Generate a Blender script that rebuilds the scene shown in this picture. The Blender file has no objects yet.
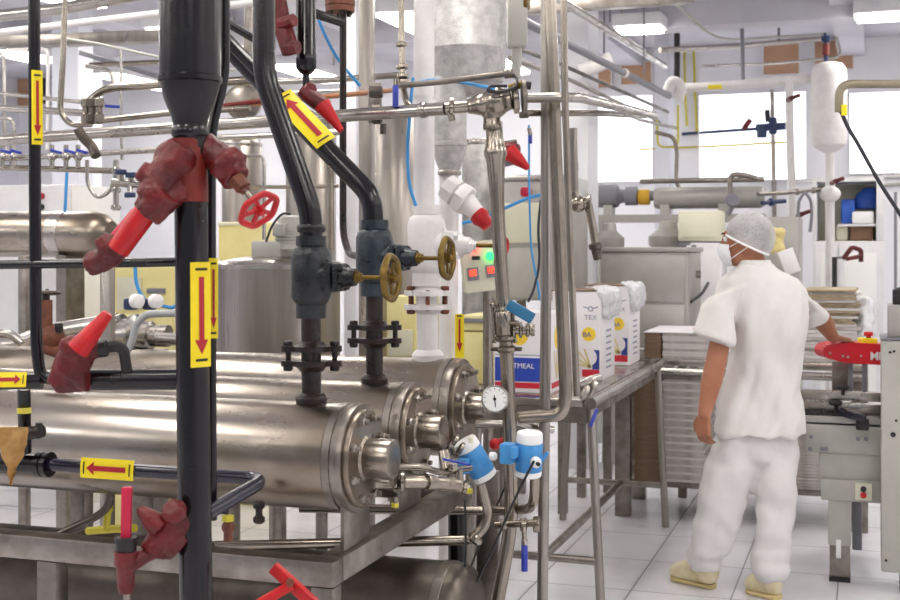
import bpy, bmesh, math, random
from mathutils import Vector, Matrix, Quaternion
random.seed(7)
SC = bpy.context.scene
COL = SC.collection
PI = math.pi
# ---------------------------------------------------------------- camera frame
F, H, HY = 1250.0, 1.57, 245.0          # focal length (px of a 900 px frame), eye height, horizon row
TH = math.atan(.336)                     # the camera is turned this far left of the room's depth axis (Y)
CT, ST = math.cos(TH), math.sin(TH)
V = Vector
def P(px, py, D):                        # point seen at (px,py) standing D metres in front of the camera
    cx = (px-450)/F*D
    return V((cx*CT-D*ST, cx*ST+D*CT, H-(py-HY)/F*D))
def onY(px, py, Y):
    k = (px-450)/F
    return P(px, py, Y/(k*ST+CT))
def onX(px, py, X):
    k = (px-450)/F
    return P(px, py, X/(k*CT-ST))
def onZ(px, py, z):
    return P(px, py, (H-z)*F/(py-HY))
def xat(Y, px):                          # room X on plane Y at column px
    return onY(px, 245, Y).x
def wpx(w, D): return w/F*D              # metres of a width in px at depth D
UX, UY, UZ = V((1,0,0)), V((0,1,0)), V((0,0,1))
CR = V((CT,ST,0)); CF = V((-ST,CT,0))    # camera right / forward in the room

# ---------------------------------------------------------------- mesh builder
class MB:
    def __init__(s): s.bm = bmesh.new()
    def ring(s, c, x, y, r, n, ry=None):
        ry = r if ry is None else ry
        return [s.bm.verts.new(c + x*(r*math.cos(2*PI*i/n)) + y*(ry*math.sin(2*PI*i/n))) for i in range(n)]
    def skin(s, rings, cap0=True, cap1=True):
        n = len(rings[0])
        for a, b in zip(rings, rings[1:]):
            for i in range(n):
                try: s.bm.faces.new((a[i], a[(i+1)%n], b[(i+1)%n], b[i]))
                except ValueError: pass
        if cap0: s.bm.faces.new(list(reversed(rings[0])))
        if cap1: s.bm.faces.new(rings[-1])
        return s
    def lathe(s, p, d, prof, n=32):      # prof: (distance along d, radius)
        d = d.normalized(); x = d.orthogonal().normalized(); y = d.cross(x)
        return s.skin([s.ring(p+d*t, x, y, max(r, 1e-4), n) for t, r in prof])
    def cyl(s, a, b, r0, r1=None, n=24):
        r1 = r0 if r1 is None else r1
        return s.lathe(a, b-a, [(0, r0), ((b-a).length, r1)], n)
    def tube(s, pts, r, bend=None, n=18, seg=7):
        pts = [V(p) for p in pts]
        if bend is None: bend = r*3
        out = [pts[0]]
        for i in range(1, len(pts)-1):
            a, b, c = pts[i-1], pts[i], pts[i+1]
            d0 = (b-a); d1 = (c-b); l0, l1 = d0.length, d1.length
            if l0 < 1e-6 or l1 < 1e-6: continue
            d0 /= l0; d1 /= l1
            t = min(bend, l0*.48, l1*.48)
            if d0.angle(d1) < .02: out.append(b); continue
            p, q = b-d0*t, b+d1*t
            for k in range(seg+1):
                u = k/seg
                out.append(p*(1-u)**2 + b*2*u*(1-u) + q*u*u)
        out.append(pts[-1])
        rs = r if isinstance(r, (list, tuple)) else None
        t0 = (out[1]-out[0]).normalized(); x = t0.orthogonal().normalized()
        rings = []
        for i, p in enumerate(out):
            if i == 0: t = t0
            elif i == len(out)-1: t = (out[i]-out[i-1]).normalized()
            else: t = ((out[i]-out[i-1]).normalized()+(out[i+1]-out[i]).normalized()).normalized()
            x = (x - t*x.dot(t)).normalized(); y = t.cross(x)
            rings.append(s.ring(p, x, y, rs[i] if rs else r, n))
        return s.skin(rings)
    def box(s, c, size, rot=None, bev=0.0, seg=2):
        bm = bmesh.new()
        bmesh.ops.create_cube(bm, size=1)
        for v in bm.verts: v.co = V((v.co.x*size[0], v.co.y*size[1], v.co.z*size[2]))
        if bev: bmesh.ops.bevel(bm, geom=list(bm.edges), offset=bev, segments=seg, affect='EDGES', profile=.5)
        R = rot if rot is not None else Matrix.Identity(3)
        mp = {v: s.bm.verts.new(R @ v.co + V(c)) for v in bm.verts}
        for f in bm.faces: s.bm.faces.new([mp[v] for v in f.verts])
        bm.free(); return s
    def bx(s, x0, x1, y0, y1, z0, z1, bev=0.0):
        return s.box(((x0+x1)/2, (y0+y1)/2, (z0+z1)/2), (abs(x1-x0), abs(y1-y0), abs(z1-z0)), None, bev)
    def bar(s, a, b, w, h, up=UZ, bev=0.0):   # rectangular bar from a to b, w sideways, h along up
        d = (b-a); L = d.length; d.normalize()
        x = d.cross(up)
        if x.length < 1e-4: x = d.orthogonal()
        x.normalize(); u = x.cross(d).normalized()
        R = Matrix((x, d, u)).transposed()
        return s.box((a+b)/2, (w, L, h), R, bev)
    def ball(s, c, r, sc=(1,1,1), rot=None, n=24, m=14):
        R = rot if rot is not None else Matrix.Identity(3)
        rings = []
        for j in range(1, m):
            ph = PI*j/m
            rings.append([s.bm.verts.new(V(c)+R@V((r*sc[0]*math.sin(ph)*math.cos(2*PI*i/n), r*sc[1]*math.sin(ph)*math.sin(2*PI*i/n), -r*sc[2]*math.cos(ph)))) for i in range(n)])
        s.skin(rings, False, False)
        lo = s.bm.verts.new(V(c)+R@V((0,0,-r*sc[2]))); hi = s.bm.verts.new(V(c)+R@V((0,0,r*sc[2])))
        for i in range(n):
            s.bm.faces.new((lo, rings[0][(i+1)%n], rings[0][i])); s.bm.faces.new((hi, rings[-1][i], rings[-1][(i+1)%n]))
        return s
    def torus(s, c, ax, R, r, n=36, m=10, wav=0, wn=6, a0=0, a1=2*PI):
        ax = ax.normalized(); x = ax.orthogonal().normalized(); y = ax.cross(x)
        full = abs(a1-a0-2*PI) < 1e-6
        rings = []
        for i in range(n + (0 if full else 1)):
            a = a0+(a1-a0)*i/n; e = x*math.cos(a)+y*math.sin(a); RR = R*(1+wav*math.cos(wn*a))
            rings.append(s.ring(c+e*RR, e, ax, r, m))
        if full: rings.append(rings[0]); s.skin(rings, False, False)
        else: s.skin(rings)
        return s
    def capsule(s, a, b, r0, r1, n=20):
        d = b-a; L = max(d.length, 1e-5)
        prof = [(-r0*math.cos(t*PI/12), r0*math.sin(t*PI/12)) for t in range(1, 6)] + [(0, r0), (L, r1)] + [(L+r1*math.sin(t*PI/12), r1*math.cos(t*PI/12)) for t in range(1, 6)]
        return s.lathe(a, d, prof, n)
    def prism(s, poly, ext):             # polygon (3D points) thickened along ext
        a = [s.bm.verts.new(V(p)) for p in poly]; b = [s.bm.verts.new(V(p)+ext) for p in poly]
        return s.skin([a, b])
    def loft(s, secs, n=28, sq=2.0):     # secs: (centre, xvec, yvec) superelliptic sections
        rings = []
        for c, x, y in secs:
            r = []
            for i in range(n):
                a = 2*PI*i/n; ca, sa = math.cos(a), math.sin(a)
                r.append(s.bm.verts.new(c + x*math.copysign(abs(ca)**(2/sq), ca) + y*math.copysign(abs(sa)**(2/sq), sa)))
            rings.append(r)
        return s.skin(rings)
    def grid(s, fn, nu, nv):
        g = [[s.bm.verts.new(fn(i/nu, j/nv)) for j in range(nv+1)] for i in range(nu+1)]
        for i in range(nu):
            for j in range(nv): s.bm.faces.new((g[i][j], g[i+1][j], g[i+1][j+1], g[i][j+1]))
        return s

BASE = {}
def finish(mb, name, mat, base, ang=38, flat=False):
    if isinstance(mb, MB):
        me = bpy.data.meshes.new(name)
        bmesh.ops.recalc_face_normals(mb.bm, faces=list(mb.bm.faces))
        mb.bm.to_mesh(me); mb.bm.free()
    else: me = mb
    me.transform(Matrix.Translation(-base))
    me.materials.clear(); me.materials.append(M[mat])
    if not flat:
        me.shade_smooth(); me.set_sharp_from_angle(angle=math.radians(ang))
    o = bpy.data.objects.new(name, me); COL.objects.link(o)
    return o
def bounds(mb):
    vs = mb.bm.verts if isinstance(mb, MB) else mb.vertices
    xs = [v.co for v in vs]
    lo = V((min(c.x for c in xs), min(c.y for c in xs), min(c.z for c in xs)))
    hi = V((max(c.x for c in xs), max(c.y for c in xs), max(c.z for c in xs)))
    return lo, hi
def mark(o, label, cat, group=None):
    o['label'] = label; o['category'] = cat
    if group: o['group'] = group
def T(name, label, cat, base, group=None):   # an Empty at the thing's base
    o = bpy.data.objects.new(name, None); COL.objects.link(o)
    o.empty_display_size = .05; o.location = base; mark(o, label, cat, group)
    BASE[o] = V(base); return o
def part(name, mb, mat, parent, label=None, ang=38):
    o = finish(mb, name, mat, BASE[parent], ang); o.parent = parent; BASE[o] = BASE[parent]
    if label: o['label'] = label
    return o
def S(name, label, cat, mb, mat, group=None, ang=38):   # a thing that is one mesh
    lo, hi = bounds(mb); b = V(((lo.x+hi.x)/2, (lo.y+hi.y)/2, lo.z))
    o = finish(mb, name, mat, b, ang); o.location = b; mark(o, label, cat, group); BASE[o] = b
    return o
def struct(name, mb, mat, parent=None):
    if parent: return part(name, mb, mat, parent)
    lo, hi = bounds(mb); b = V(((lo.x+hi.x)/2, (lo.y+hi.y)/2, lo.z))
    o = finish(mb, name, mat, b); o.location = b; o['kind'] = 'structure'; BASE[o] = b
    return o
def dup(root, delta, label=None, rz=0):
    r = root.copy(); COL.objects.link(r); r.location = root.location + V(delta)
    if rz: r.rotation_euler = (0, 0, rz)
    if label: r['label'] = label
    for ch in list(root.children):
        c = ch.copy(); COL.objects.link(c); c.parent = r
        for g in ch.children:
            d = g.copy(); COL.objects.link(d); d.parent = c
    return r
def remeshed(mb, voxel, smooth=6, name='tmp'):
    me = bpy.data.meshes.new(name)
    bmesh.ops.recalc_face_normals(mb.bm, faces=list(mb.bm.faces))
    mb.bm.to_mesh(me); mb.bm.free()
    o = bpy.data.objects.new(name, me); COL.objects.link(o)
    m = o.modifiers.new('r', 'REMESH'); m.mode = 'VOXEL'; m.voxel_size = voxel
    if smooth:
        m = o.modifiers.new('s', 'SMOOTH'); m.iterations = smooth; m.factor = .5
    dg = bpy.context.evaluated_depsgraph_get(); dg.update()
    out = bpy.data.meshes.new_from_object(o.evaluated_get(dg))
    bpy.data.objects.remove(o); out.name = name
    return out
def text_mesh(body, size, origin, xdir, ydir, depth=.0006, align='CENTER', bold=0.0):
    cu = bpy.data.curves.new('lettering', 'FONT'); cu.body = body; cu.size = size; cu.extrude = depth
    cu.align_x = align; cu.align_y = 'CENTER'; cu.resolution_u = 3; cu.offset = bold
    o = bpy.data.objects.new('lettering', cu); COL.objects.link(o)
    dg = bpy.context.evaluated_depsgraph_get(); dg.update()
    me = bpy.data.meshes.new_from_object(o.evaluated_get(dg))
    bpy.data.objects.remove(o)
    x = xdir.normalized(); z = x.cross(ydir).normalized(); y = z.cross(x)
    R = Matrix((x, y, z)).transposed().to_4x4()
    me.transform(Matrix.Translation(origin) @ R)
    return me

# ---------------------------------------------------------------- materials
M = {}
def lin(h):
    h = h.lstrip('#'); c = [int(h[i:i+2], 16)/255 for i in (0, 2, 4)]
    return tuple((x/12.92 if x <= .04045 else ((x+.055)/1.055)**2.4) for x in c) + (1,)
def mat(key, col, met=0.0, rough=.5, col2=None, nscale=8, bump=0.0, bscale=40, rvar=0.0, emit=None, estr=0, spec=None, coat=0, stretch=None, alpha=None, trans=None):
    m = bpy.data.materials.new(key); m.use_nodes = True; M[key] = m
    nt = m.node_tree; N = nt.nodes; L = nt.links; b = N['Principled BSDF']
    b.inputs['Base Color'].default_value = lin(col); b.inputs['Metallic'].default_value = met; b.inputs['Roughness'].default_value = rough
    if spec is not None: b.inputs['Specular IOR Level'].default_value = spec
    if coat: b.inputs['Coat Weight'].default_value = coat; b.inputs['Coat Roughness'].default_value = .15
    if alpha is not None: b.inputs['Alpha'].default_value = alpha
    if trans: b.inputs['Transmission Weight'].default_value = trans
    tc = N.new('ShaderNodeTexCoord'); src = tc.outputs['Object']
    if stretch:
        mp = N.new('ShaderNodeMapping'); mp.inputs['Scale'].default_value = stretch; L.new(src, mp.inputs['Vector']); src = mp.outputs['Vector']
    if col2 or rvar:
        n = N.new('ShaderNodeTexNoise'); n.inputs['Scale'].default_value = nscale; n.inputs['Detail'].default_value = 5; n.inputs['Roughness'].default_value = .6
        L.new(src, n.inputs['Vector'])
        if col2:
            r = N.new('ShaderNodeValToRGB'); r.color_ramp.elements[0].position = .36; r.color_ramp.elements[1].position = .66
            r.color_ramp.elements[0].color = lin(col); r.color_ramp.elements[1].color = lin(col2)
            L.new(n.outputs['Fac'], r.inputs['Fac']); L.new(r.outputs['Color'], b.inputs['Base Color'])
        if rvar:
            q = N.new('ShaderNodeMapRange'); q.inputs['To Min'].default_value = max(.03, rough-rvar); q.inputs['To Max'].default_value = min(1, rough+rvar)
            q.inputs['From Min'].default_value = .3; q.inputs['From Max'].default_value = .7
            L.new(n.outputs['Fac'], q.inputs['Value']); L.new(q.outputs['Result'], b.inputs['Roughness'])
    if bump:
        n2 = N.new('ShaderNodeTexNoise'); n2.inputs['Scale'].default_value = bscale; n2.inputs['Detail'].default_value = 4
        L.new(src, n2.inputs['Vector'])
        bp = N.new('ShaderNodeBump'); bp.inputs['Strength'].default_value = bump; bp.inputs['Distance'].default_value = .01
        L.new(n2.outputs['Fac'], bp.inputs['Height']); L.new(bp.outputs['Normal'], b.inputs['Normal'])
    if emit:
        b.inputs['Emission Color'].default_value = lin(emit); b.inputs['Emission Strength'].default_value = estr
    return m
mat('steel', '#c9c3bb', 1, .3, '#aaa29a', 6, .02, 60, .1)
mat('steel_tank', '#b4ada5', 1, .27, '#857869', 3.2, .012, 30, .09, stretch=(.5, 1, 1))
mat('steel_brushed', '#a9a39c', 1, .34, '#8d867f', 12, .04, 90, .08, stretch=(1, 1, .08))
mat('steel_plate', '#a09992', 1, .38, '#7d756d', 9, .05, 50, .1)
mat('steel_warm', '#aba397', 1, .24, '#857c71', 5, 0, 50, .06)
mat('steel_bright', '#c3bfb9', 1, .26, '#a39d96', 4, 0, 40, .05)
mat('steel_dark', '#6b645d', 1, .4, '#5b544e', 8, .05, 50, .1)
mat('steel_vessel', '#c4c3c1', .35, .42, '#a5a4a2', 22, .3, 190, .12)
mat('black', '#0e0b12', 0, .22, '#080609', 9, .035, 110, .08, spec=.5)
mat('black_matte', '#1f1d20', 0, .55, '#2b282a', 20, .05, 60)
mat('black_blue', '#18162e', 0, .2, '#0f0d1b', 9, .03, 110, .06, spec=.6)
mat('rust', '#140c0e', .1, .36, '#28160f', 22, .35, 80, .12)
mat('rust_red', '#5c3326', .1, .6, '#7d4630', 25, .3, 60)
mat('iron_blue', '#18232b', .1, .34, '#2b3841', 12, .3, 65, .1)
mat('iron_dark', '#15181b', .1, .32, '#2c3134', 12, .3, 65, .1)
mat('brass', '#8a7038', .8, .38, '#655126', 20, .15, 60, .1)
mat('red_tape', '#6c0f12', 0, .42, '#48090c', 14, .4, 75, .1)
mat('red_worn', '#7a1e10', 0, .5, '#66190f', 16, .15, 60, .1, stretch=(1, 1, .2))
mat('red', '#c4141a', 0, .35, '#a80f16', 10, .05, 50)
mat('red_pink', '#cc1f47', 0, .4, '#b0183c', 10, .05, 50)
mat('red_machine', '#d02030', 0, .3)
mat('yellow', '#f2dc14', 0, .4, '#e8d010', 6)
mat('arrow_red', '#a81428', 0, .45)
mat('ink', '#1c1a1c', 0, .6)
mat('white_pipe', '#e9e7e6', 0, .45, '#dedbd9', 12, .12, 45)
mat('white_wall', '#f0f0f4', 0, .6, '#e8e8ee', 1.2)
mat('wall_grey', '#dcdde6', 0, .6, '#d2d4de', 1)
mat('ceiling', '#d2d0d8', 0, .8, '#c6c4cd', 1.5)
mat('white_paint', '#ecebec', 0, .35, '#e2e1e3', 4)
mat('white_plastic', '#f3f3f1', 0, .3)
mat('cream', '#e4e2cc', 0, .45, '#dbd9c0', 4)
mat('cream_yellow', '#efe5a6', 0, .45, '#e6da92', 4)
mat('grey_cabinet', '#b3b0ab', .35, .4, '#a6a39e', 5)
mat('grey_paint', '#b9b8b0', 0, .4, '#adaca4', 5)
mat('grey_dark', '#7f7e86', 0, .45)
mat('cloth', '#e6e4e1', 0, .85, '#dddad6', 5, .12, 26)
mat('trouser', '#e0dedd', 0, .85, '#d6d4d3', 5, .12, 22)
mat('skin', '#ab7356', 0, .5, '#a2684c', 12, .05, 60)
mat('hair', '#3a332f', 0, .6, '#4f4843', 30)
mat('mask', '#eff1f4', 0, .8)
mat('boot', '#e9dfc0', 0, .5, '#dacba0', 14, .08, 40)
mat('boot_sole', '#d8c48e', 0, .6)
mat('card_brown', '#77604f', 0, .8, '#8d735f', 12)
mat('card_grey', '#c9c4c0', 0, .85, '#a9a29c', 14)
mat('card_white', '#dcd8d6', 0, .7, '#cfcbc9', 10)
mat('card_tan', '#9b8a70', 0, .8, '#b8aa92', 12)
mat('box_white', '#efecee', 0, .55, '#e5e2e6', 4)
mat('print_blue', '#2747b0', 0, .5)
mat('print_red', '#cc2238', 0, .5)
mat('print_yellow', '#f2d03a', 0, .5)
mat('print_navy', '#2b3f8a', 0, .5)
mat('print_grey', '#8f93a8', 0, .5)
mat('print_wheat', '#d9c98a', 0, .5)
mat('film', '#f2f3f6', 0, .25, '#e4e6ea', 20, .5, 40, alpha=.75)
mat('blue_head', '#4a97d4', 0, .35, '#3c88c8', 8)
mat('blue_lever', '#2d6f96', 0, .35)
mat('blue_handle', '#2a3aa0', 0, .35)
mat('blue_hose', '#3f96d6', 0, .35)
mat('blue_bag', '#2f63c8', 0, .5, '#2a55b0', 8)
mat('blue_valve', '#24365c', 0, .4)
mat('yellow_band', '#ddcf52', 0, .5)
mat('yellow_pipe', '#c9bd3a', .2, .4)
mat('orange_coupling', '#d9a92c', 0, .45)
mat('khaki', '#8f8672', .2, .42, '#7d745f', 8)
mat('hose_dark', '#2a2b33', 0, .5)
mat('hose_grey', '#a9adb0', 0, .4)
mat('dial', '#f3f3f0', 0, .4)
mat('tag_paper', '#d8b478', 0, .8, '#b98f52', 20, .2, 30)
mat('window_brown', '#c9a184', 0, .6, '#bb9173', 3)
mat('window_dark', '#3a3a44', 0, .25)
mat('window_or_glow', '#ffffff', 0, .5, emit='#f4f7ff', estr=1.25)  # lit window, also the glowing panes added to whiten the right of the wall
mat('lamp', '#ffffff', 0, .5, emit='#fffaf2', estr=13.5)
mat('led_red', '#ff3020', 0, .4, emit='#ff2a18', estr=4)
mat('led_green', '#20ff60', 0, .4, emit='#20ff58', estr=3)
mat('glass', '#ffffff', 0, .02, trans=1)
mat('orange_pipe', '#c67a4e', .3, .4, '#b09a86', 3)
mat('wood_brown', '#9a7860', 0, .7)
def floor_mat():
    m = bpy.data.materials.new('floor_tiles'); m.use_nodes = True; M['floor_tiles'] = m
    nt = m.node_tree; N = nt.nodes; L = nt.links; b = N['Principled BSDF']
    tc = N.new('ShaderNodeTexCoord'); g = N.new('ShaderNodeNewGeometry')
    mp = N.new('ShaderNodeMapping'); mp.inputs['Location'].default_value = (.585+.445*40, -6.21+.56*40, 0)
    L.new(g.outputs['Position'], mp.inputs['Vector'])
    br = N.new('ShaderNodeTexBrick'); br.offset = 0; br.squash = 1
    br.inputs['Scale'].default_value = 1; br.inputs['Brick Width'].default_value = .445; br.inputs['Row Height'].default_value = .56
    br.inputs['Mortar Size'].default_value = .004; br.inputs['Mortar Smooth'].default_value = .2
    br.inputs['Color1'].default_value = lin('#e9e8ec'); br.inputs['Color2'].default_value = lin('#dfdee4'); br.inputs['Mortar'].default_value = lin('#8d8a90')
    L.new(mp.outputs['Vector'], br.inputs['Vector'])
    n = N.new('ShaderNodeTexNoise'); n.inputs['Scale'].default_value = 3; n.inputs['Detail'].default_value = 6; L.new(g.outputs['Position'], n.inputs['Vector'])
    r = N.new('ShaderNodeValToRGB'); r.color_ramp.elements[0].position = .3; r.color_ramp.elements[0].color = (.86, .85, .86, 1); r.color_ramp.elements[1].position = .6; r.color_ramp.elements[1].color = (1, 1, 1, 1)
    L.new(n.outputs['Fac'], r.inputs['Fac'])
    mx = N.new('ShaderNodeMix'); mx.data_type = 'RGBA'; mx.blend_type = 'MULTIPLY'; mx.inputs[0].default_value = 1
    L.new(br.outputs['Color'], mx.inputs[6]); L.new(r.outputs['Color'], mx.inputs[7]); L.new(mx.outputs[2], b.inputs['Base Color'])
    b.inputs['Roughness'].default_value = .28
floor_mat()
def net_mat():
    m = bpy.data.materials.new('hairnet'); m.use_nodes = True; M['hairnet'] = m
    nt = m.node_tree; N = nt.nodes; L = nt.links; b = N['Principled BSDF']
    b.inputs['Base Color'].default_value = lin('#f0eff0'); b.inputs['Roughness'].default_value = .8
    tc = N.new('ShaderNodeTexCoord'); v = N.new('ShaderNodeTexVoronoi'); v.feature = 'DISTANCE_TO_EDGE'; v.inputs['Scale'].default_value = 160
    L.new(tc.outputs['Object'], v.inputs['Vector'])
    n = N.new('ShaderNodeTexNoise'); n.inputs['Scale'].default_value = 9; L.new(tc.outputs['Object'], n.inputs['Vector'])
    r = N.new('ShaderNodeMapRange'); r.inputs['From Min'].default_value = .0; r.inputs['From Max'].default_value = .3; r.inputs['To Min'].default_value = .42; r.inputs['To Max'].default_value = .14
    L.new(v.outputs['Distance'], r.inputs['Value'])
    a = N.new('ShaderNodeMath'); a.operation = 'MULTIPLY_ADD'; a.inputs[1].default_value = .45; L.new(n.outputs['Fac'], a.inputs[0]); 
    s = N.new('ShaderNodeMath'); s.operation = 'SUBTRACT'; s.inputs[1].default_value = .22; L.new(r.outputs['Result'], s.inputs[0]); L.new(s.outputs[0], a.inputs[2])
    L.new(a.outputs[0], b.inputs['Alpha'])
net_mat()

def displace(me, fn):
    ns = [v.normal.copy() for v in me.vertices]; ds = [fn(v.co) for v in me.vertices]
    for v, n, d in zip(me.vertices, ns, ds): v.co += n*d
def lumpy(mb, voxel=.0045, amp=.005, sc=42, smooth=3):
    from mathutils import noise as nz
    me = remeshed(mb, voxel, smooth)
    displace(me, lambda c: amp*(nz.noise(c*sc)+.6*nz.noise(c*sc*2.3)))
    return me
# ---------------------------------------------------------------- camera, room shell, light
cam = bpy.data.cameras.new('camera'); co = bpy.data.objects.new('camera', cam); COL.objects.link(co); SC.camera = co
cam.sensor_width = 36; cam.lens = F/900*36; cam.shift_y = -(300-HY)/900; cam.clip_start = .05; cam.clip_end = 100
co.location = (0, 0, H); co.rotation_euler = (PI/2, 0, TH)
cam.dof.use_dof = True; cam.dof.focus_distance = 3.9; cam.dof.aperture_fstop = 6.3
CZ, YB, XL, XR, YF = 3.62, 13.0, -10.0, 3.6, -3.0
struct('floor', MB().bx(XL, XR, YF, YB, -.12, 0), 'floor_tiles')
struct('ceiling', MB().bx(XL, XR, YF, YB, CZ, CZ+.1), 'ceiling')
struct('wall_back', MB().bx(XL, XR, YB, YB+.15, 0, CZ), 'white_wall')
struct('wall_left', MB().bx(XL-.15, XL, YF, YB+.15, 0, CZ), 'wall_grey')
struct('wall_right', MB().bx(XR, XR+.15, YF, YB+.15, 0, CZ), 'white_wall')
struct('baseboard_back', MB().bx(XL+.01, XR-.01, YB-.025, YB, 0, .12), 'grey_paint')
# clerestory openings high on the back wall: brown shutters; below them a lit window and added glowing panes
nw = 0
def back_window_or_glow(x0, x1, y0, y1, m, lab=None):
    global nw; nw += 1
    a = onY(x0, y0, YB); b = onY(x1, y1, YB)
    o = struct('window_%d' % nw, MB().bx(a.x, b.x, YB-.04, YB-.005, b.z, a.z), m)  # these numbered names also cover the added glowing panes
    fr = MB(); t = .012
    for (p, q, r, s) in ((a.x-t, a.x, b.z-t, a.z+t), (b.x, b.x+t, b.z-t, a.z+t), (a.x, b.x, a.z, a.z+t), (a.x, b.x, b.z-t, b.z)):
        fr.bx(p, q, YB-.06, YB-.005, r, s)
    struct('window_frame', fr, 'white_paint', o)
back_window_or_glow(764, 799, 44, 74, 'window_brown'); back_window_or_glow(815, 853, 42, 69, 'window_brown')
back_window_or_glow(578, 612, 66, 88, 'window_brown'); back_window_or_glow(622, 652, 64, 84, 'window_brown')
back_window_or_glow(17, 36, 52, 106, 'window_brown'); back_window_or_glow(39, 50, 52, 104, 'window_dark')
back_window_or_glow(592, 653, 98, 181, 'window_or_glow'); back_window_or_glow(700, 806, 96, 179, 'window_or_glow'); back_window_or_glow(850, 940, 94, 172, 'window_or_glow')  # leftmost is a window; the right-hand glowing panes are added to brighten blank wall
# pillars and steps of the back wall
def pillar(n, x0, x1, Y, m, d=.35):
    struct('trim_%d' % n, MB().bx(xat(Y, x0), xat(Y, x1), Y, Y+d, 0, CZ), m)
pillar(1, 566, 588, 8.6, 'white_wall'); pillar(2, 655, 668, 11.5, 'wall_grey'); pillar(3, 344, 356, 8.2, 'white_wall', .25)
pillar(4, 62, 82, 11.0, 'white_wall'); pillar(5, 52, 78, 8.4, 'wall_grey', .2)
# ceiling beams (run into the depth, seen at the top left) and a cross beam
n = 5
for (x, w) in ((-8.2, .3), (-6.3, .3), (-4.4, .3), (-2.5, .25), (-.3, .25)):
    n += 1; struct('trim_%d' % n, MB().bx(x, x+w, 4.0, YB, CZ-.18, CZ), 'ceiling')
n += 1; struct('trim_%d' % n, MB().bx(XL, XR, 10.2, 10.5, CZ-.28, CZ), 'ceiling')
# fluorescent ceiling lamps
def ceiling_lamp(x, y, label, along_y=True, L=1.3, group='fluorescent ceiling lamps'):
    t = T('ceiling_lamp', label, 'ceiling light', V((x, y, CZ-.3)), group)
    w, d = (.34, L) if along_y else (L, .34)
    part('housing', MB().bx(x-w/2, x+w/2, y-d/2, y+d/2, CZ-.30, CZ-.2, .01), 'white_paint', t)
    part('diffuser', MB().bx(x-w/2+.03, x+w/2-.03, y-d/2+.03, y+d/2-.03, CZ-.325, CZ-.301), 'lamp', t)
    rods = MB()
    for s in (-1, 1): rods.cyl(V((x+(w/2-.05)*s*(0 if along_y else 1), y+(d/2-.05)*s*(1 if along_y else 0), CZ-.21)), V((x+(w/2-.05)*s*(0 if along_y else 1), y+(d/2-.05)*s*(1 if along_y else 0), CZ+.01)), .008, n=8)
    part('hanger', rods, 'grey_paint', t)
    return t
for i, x in enumerate((-7.4, -5.4, -3.4, -1.5, .6, 2.4)):
    for j, y in enumerate((-.8, 1.6, 4.2, 7.2, 9.4, 11.6)):
        if (x > -2 and y > 9) or (x > 1 and y < 0): continue
        ceiling_lamp(x, y, 'white fluorescent ceiling lamp hanging among the row of identical ceiling lamps', True)
q = P(640, 32, 10.1); ceiling_lamp(q.x, q.y, 'short white fluorescent ceiling lamp above the diagonal lagged pipe', False, L=.4, group=None)
q = P(944, 16, 9.4); ceiling_lamp(q.x, q.y, 'white fluorescent ceiling lamp at the top right corner', False, group=None)
q = V((1.0, 11.4, 0)); ceiling_lamp(q.x, q.y, 'white fluorescent ceiling lamp near the far right wall', False, group=None)
W = bpy.data.worlds.new('world'); SC.world = W; W.use_nodes = True
W.node_tree.nodes['Background'].inputs['Color'].default_value = lin('#f2f3fa'); W.node_tree.nodes['Background'].inputs['Strength'].default_value = .32
SC.view_settings.view_transform = 'Standard'; SC.view_settings.look = 'None'; SC.view_settings.gamma = 1; SC.view_settings.exposure = 0.47

# ---------------------------------------------------------------- fittings
def PP(pts): return [p if isinstance(p, Vector) else P(*p) for p in pts]
def pipe(name, label, pts, w, m, cat='pipe', bend=None, clamps=(), group=None, n=18, cm=None, cw=1.45, ct=.6):
    """pipe run; w = width in px at its first point; clamps = (px,py,D, (direction)) or index pairs (i, fraction)"""
    D0 = pts[0][2] if not isinstance(pts[0], Vector) else None
    r = wpx(w, D0)/2 if D0 else w/2
    pts = PP(pts)
    mb = MB().tube(pts, r, bend if bend is not None else r*3.2, n)
    if not clamps: return S(name, label, cat, mb, m, group)
    b = sum(pts, V((0,0,0)))/len(pts); b.z = min(p.z for p in pts)
    t = T(name, label, cat, b, group); part('tube', mb, m, t)
    for (i, f) in clamps:
        a, c = pts[i], pts[i+1]; d = (c-a).normalized(); q = a.lerp(c, f)
        part('clamp', MB().lathe(q-d*r*ct, d, [(0, r*1.15), (r*ct*.5, r*cw), (r*ct*1.5, r*cw), (r*ct*2, r*1.15)], 20), cm or m, t)
    return t
def hexbolt(p, d, r, L, mb=None):
    mb = mb or MB()
    return mb.lathe(p, d, [(0, r), (L*.75, r), (L, r*.75)], 6)
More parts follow.
